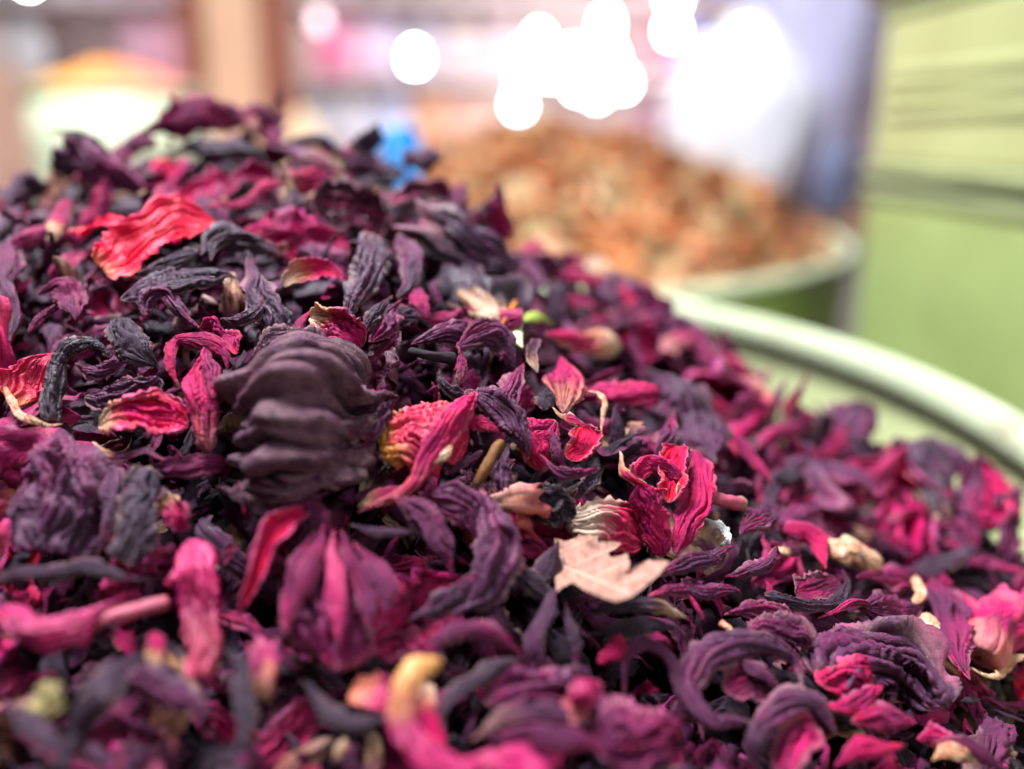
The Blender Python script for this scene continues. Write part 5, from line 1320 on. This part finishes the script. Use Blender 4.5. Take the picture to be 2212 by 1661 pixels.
sp_ = place(mesh_np('ground_spice', np.stack([X, Y, Zp], -1).reshape(-1, 3), F), 'ground_spice', k.m, None, (lt[0], lt[1] + LR * 0.6, lt[2]))
tag(sp_, 'yellow to red ground spice heaped in the pale mint tin', 'spice', kind='stuff')
lb = at(-30, 330, 1.35)
hb = at(-30, 150, 1.35)[2]
pb = box('cardboard_box', (lb[0] - 0.04, lb[1] + 0.02, hb / 2 + 0.001), (0.075, 0.09, hb / 2), simple('peach_cardboard', (0.66, 0.42, 0.32), 0.7, 0.12, 14), bev=0.004)
tag(pb, 'peach cardboard box left of the pale mint tin', 'box')
# wooden post
M_TAN = simple('tan_wood', (0.80, 0.50, 0.32), 0.6, 0.12, 10, stretch=(8, 8, 1))
M_BROWN = simple('brown_wood', (0.28, 0.085, 0.045), 0.6, 0.2, 10, stretch=(8, 8, 1))
pp = at(520, 200, 1.75)
sc_ = 1.75 / FPX
post = empty('wooden_post', (pp[0], pp[1], 0)); tag(post, 'tan wooden post with dark brown edges at upper left', 'post')
box('face_board', (pp[0] - 5 * sc_, pp[1], 1.05), (58 * sc_, 0.02, 1.05), M_TAN, post, 0.003)
box('edge_board', (pp[0] - 88 * sc_, pp[1] - 0.012, 1.05), (22 * sc_, 0.03, 1.05), M_BROWN, post, 0.003)
box('edge_board', (pp[0] + 92 * sc_, pp[1] - 0.012, 1.05), (36 * sc_, 0.03, 1.05), M_BROWN, post, 0.003)
# cream gourd-like bag beside the post, on the bench
cb = at(655, 300, 1.55)
cg = lump('cloth_bag', (cb[0], cb[1], BZ + 0.001), (0.05, 0.05, at(655, 235, 1.55)[2] - BZ), 9, simple('cream_cloth', (0.72, 0.5, 0.3), 0.8, 0.1, 20), top=0.5)
tag(cg, 'small cream cloth bag beside the wooden post', 'bag')

# shelf of coloured packets far behind
SD = 3.3
def colmat(c):
    key = 'packet_%d_%d_%d' % tuple(int(x * 100) for x in c)
    return bpy.data.materials.get(key) or simple(key, c, 0.4, 0.15, 12)
sh = empty('stall_shelf', (0, SD + 0.14, 0)); tag(sh, 'wooden stall shelf far behind holding rows of coloured packets', 'shelf')
zs = [at(900, v, SD)[2] for v in (330, 170, 10)]
zs.append(zs[-1] + (zs[1] - zs[0]))
for z in zs:
    box('shelf_board', (0, SD + 0.14, z - 0.012), (2.6, 0.15, 0.011), M_WALL, sh)
for xx in (-2.58, 0.75, 2.58):
    box('upright', (xx, SD + 0.30, 1.0), (0.02, 0.011, 1.0), M_WALL, sh)
rows = {
 2: [(30,'slate grey',(.42,.46,.56)),(110,'slate grey',(.54,.56,.64)),(190,'pale grey',(.66,.66,.72)),(270,'lilac',(.62,.55,.76)),(350,'rose',(.74,.45,.60)),(400,'rose',(.70,.42,.6)),(680,'tan',(.62,.42,.34)),(760,'rose',(.80,.50,.62)),(850,'cream',(.62,.50,.46)),(960,'cream',(.58,.48,.42)),(1060,'cream',(.56,.46,.40)),(1380,'wine',(.4,.14,.2)),(1430,'lilac',(.5,.45,.8)),(1540,'blue',(.30,.34,.80))],
 1: [(20,'buff',(.72,.58,.52)),(90,'pale grey',(.72,.70,.72)),(330,'rose',(.76,.42,.55)),(390,'pink',(.8,.40,.5)),(670,'tan',(.60,.42,.38)),(725,'hot pink',(.78,.16,.34)),(775,'pink',(.80,.42,.55)),(835,'lilac',(.68,.55,.72)),(920,'pale lilac',(.52,.46,.56)),(1000,'cream',(.55,.44,.44)),(1080,'pale pink',(.55,.42,.46)),(1400,'wine',(.42,.2,.24)),(1480,'lilac',(.5,.5,.85))],
 0: [(-50,'peach',(.74,.56,.48)),(25,'buff',(.72,.56,.48)),(95,'rosy',(.74,.5,.5)),(330,'pale rose',(.76,.55,.55)),(400,'dusty rose',(.72,.5,.5)),(700,'grey',(.62,.60,.66)),(770,'pale grey',(.74,.70,.76)),(850,'lilac',(.60,.60,.80)),(930,'orange',(.80,.40,.24)),(990,'coral',(.62,.34,.27)),(1060,'peach',(.6,.4,.33)),(1130,'cream',(.58,.46,.40)),(1400,'plum',(.3,.15,.2)),(1460,'lilac',(.6,.56,.72))]}
seen = {}
ORD = ['top', 'middle', 'bottom']
for r, its in rows.items():
    for (u, cn, c) in its:
        x = at(u, 200, SD)[0]
        z0 = zs[r]
        h = (zs[1] - zs[0]) * 0.82
        o = lump('spice_packet', (x, SD + 0.10, z0), (0.075, 0.05, h), len(seen) + 20, colmat(c), n=14, folds=0.06, top=0.8)
        kk = (cn, r); seen[kk] = seen.get(kk, 0) + 1
        rown = {2: 'top', 1: 'middle', 0: 'lower'}[r]
        lefts = [q for q in its if q[1] == cn]
        side = '' if len(lefts) == 1 else ' (number %d of its colour from the left)' % (seen[kk])
        tag(o, f'blurred {cn} packet on the {rown} row of the far shelf' + ('' if len(lefts) == 1 else (', left of its twin' if seen[kk] == 1 else (', right of its twin' if seen[kk] == len(lefts) else ', between its twins'))), 'packet', 'packets on the far shelf')

# lit bulbs hanging in front of the shelf
M_BULB = emit('lit_bulb', (1.0, 0.98, 0.97), 70.0)
M_BULBB = emit('cool_bulb', (0.75, 0.85, 1.0), 45.0)
M_DIM = emit('dim_bulb', (1.0, 0.8, 0.85), 3.5)
M_CAP = simple('bulb_cap', (0.3, 0.3, 0.32), 0.4, 0.1, 30, metal=0.8)
def bulb_mesh():
    bm = bmesh.new()
    prof = [(0.0, -0.030), (0.012, -0.027), (0.019, -0.018), (0.021, -0.006), (0.017, 0.008), (0.011, 0.02), (0.009, 0.026)]
    n = 14
    ring = []
    for r, z in prof:
        ring.append([bm.verts.new((max(r, 1e-4) * math.cos(2 * PI * k / n), max(r, 1e-4) * math.sin(2 * PI * k / n), z)) for k in range(n)])
    for a, b2 in zip(ring[:-1], ring[1:]):
        for k in range(n): bm.faces.new((a[k], a[(k + 1) % n], b2[(k + 1) % n], b2[k]))
    return bm_mesh('glass', bm, True)
BM_ = bulb_mesh()
bulbs = [(896,122,'lone white bulb left of the bright cluster',0),(690,42,'dim rosy bulb right of the wooden post',2),(60,-48,'white bulb at the top left corner',0),
 (1130,120,'bulb at the left end of the bright cluster',0),(1165,85,'upper left bulb of the bright cluster',0),(1190,150,'bulb left of the middle in the bright cluster',0),(1130,165,'lower left bulb of the bright cluster',0),(1120,222,'bluish bulb below the left of the bright cluster',1),
 (1240,120,'middle bulb of the bright cluster',0),(1250,180,'lower middle bulb of the bright cluster',0),(1310,50,'topmost bulb of the bright cluster',0),(1320,120,'bulb right of the middle in the bright cluster',0),(1345,175,'right end bulb of the bright cluster',0),(1290,195,'lowest bulb of the bright cluster',0),
 (1452,62,'bulb right of the bright cluster, lower of two',0),(1455,-10,'bulb right of the bright cluster, upper of two',0),(1610,72,'white bulb in front of the lavender sack',0)]
for (u, v, lab, kd) in bulbs:
    D = 1.46 if u > 1500 else 2.75
    p = at(u, v, D)
    e = empty('light_bulb', tuple(p)); tag(e, lab, 'bulb', 'lit bulbs hanging in the background')
    if D < 2: e.scale = (0.5, 0.5, 0.5)
    me = BM_.copy(); me.materials.append([M_BULB, M_BULBB, M_DIM][kd])
    gl = bpy.data.objects.new('glass', me); COL.objects.link(gl); gl.parent = e
    bm = bmesh.new(); bmesh.ops.create_cone(bm, cap_ends=True, segments=12, radius1=0.010, radius2=0.008, depth=0.03, matrix=Matrix.Translation((0, 0, 0.042)))
    cp = place(bm_mesh('cap', bm, True), 'cap', M_CAP); cp.parent = e
    L = 2.35 - p[2]
    bm = bmesh.new(); bmesh.ops.create_cone(bm, cap_ends=True, segments=6, radius1=0.0025, radius2=0.0025, depth=L, matrix=Matrix.Translation((0, 0, 0.057 + L / 2)))
    cb_ = place(bm_mesh('cord', bm), 'cord', M_CAP); cb_.parent = e
    if D < 2: cb_.scale.z = 2.0
bpy.context.view_layer.update()
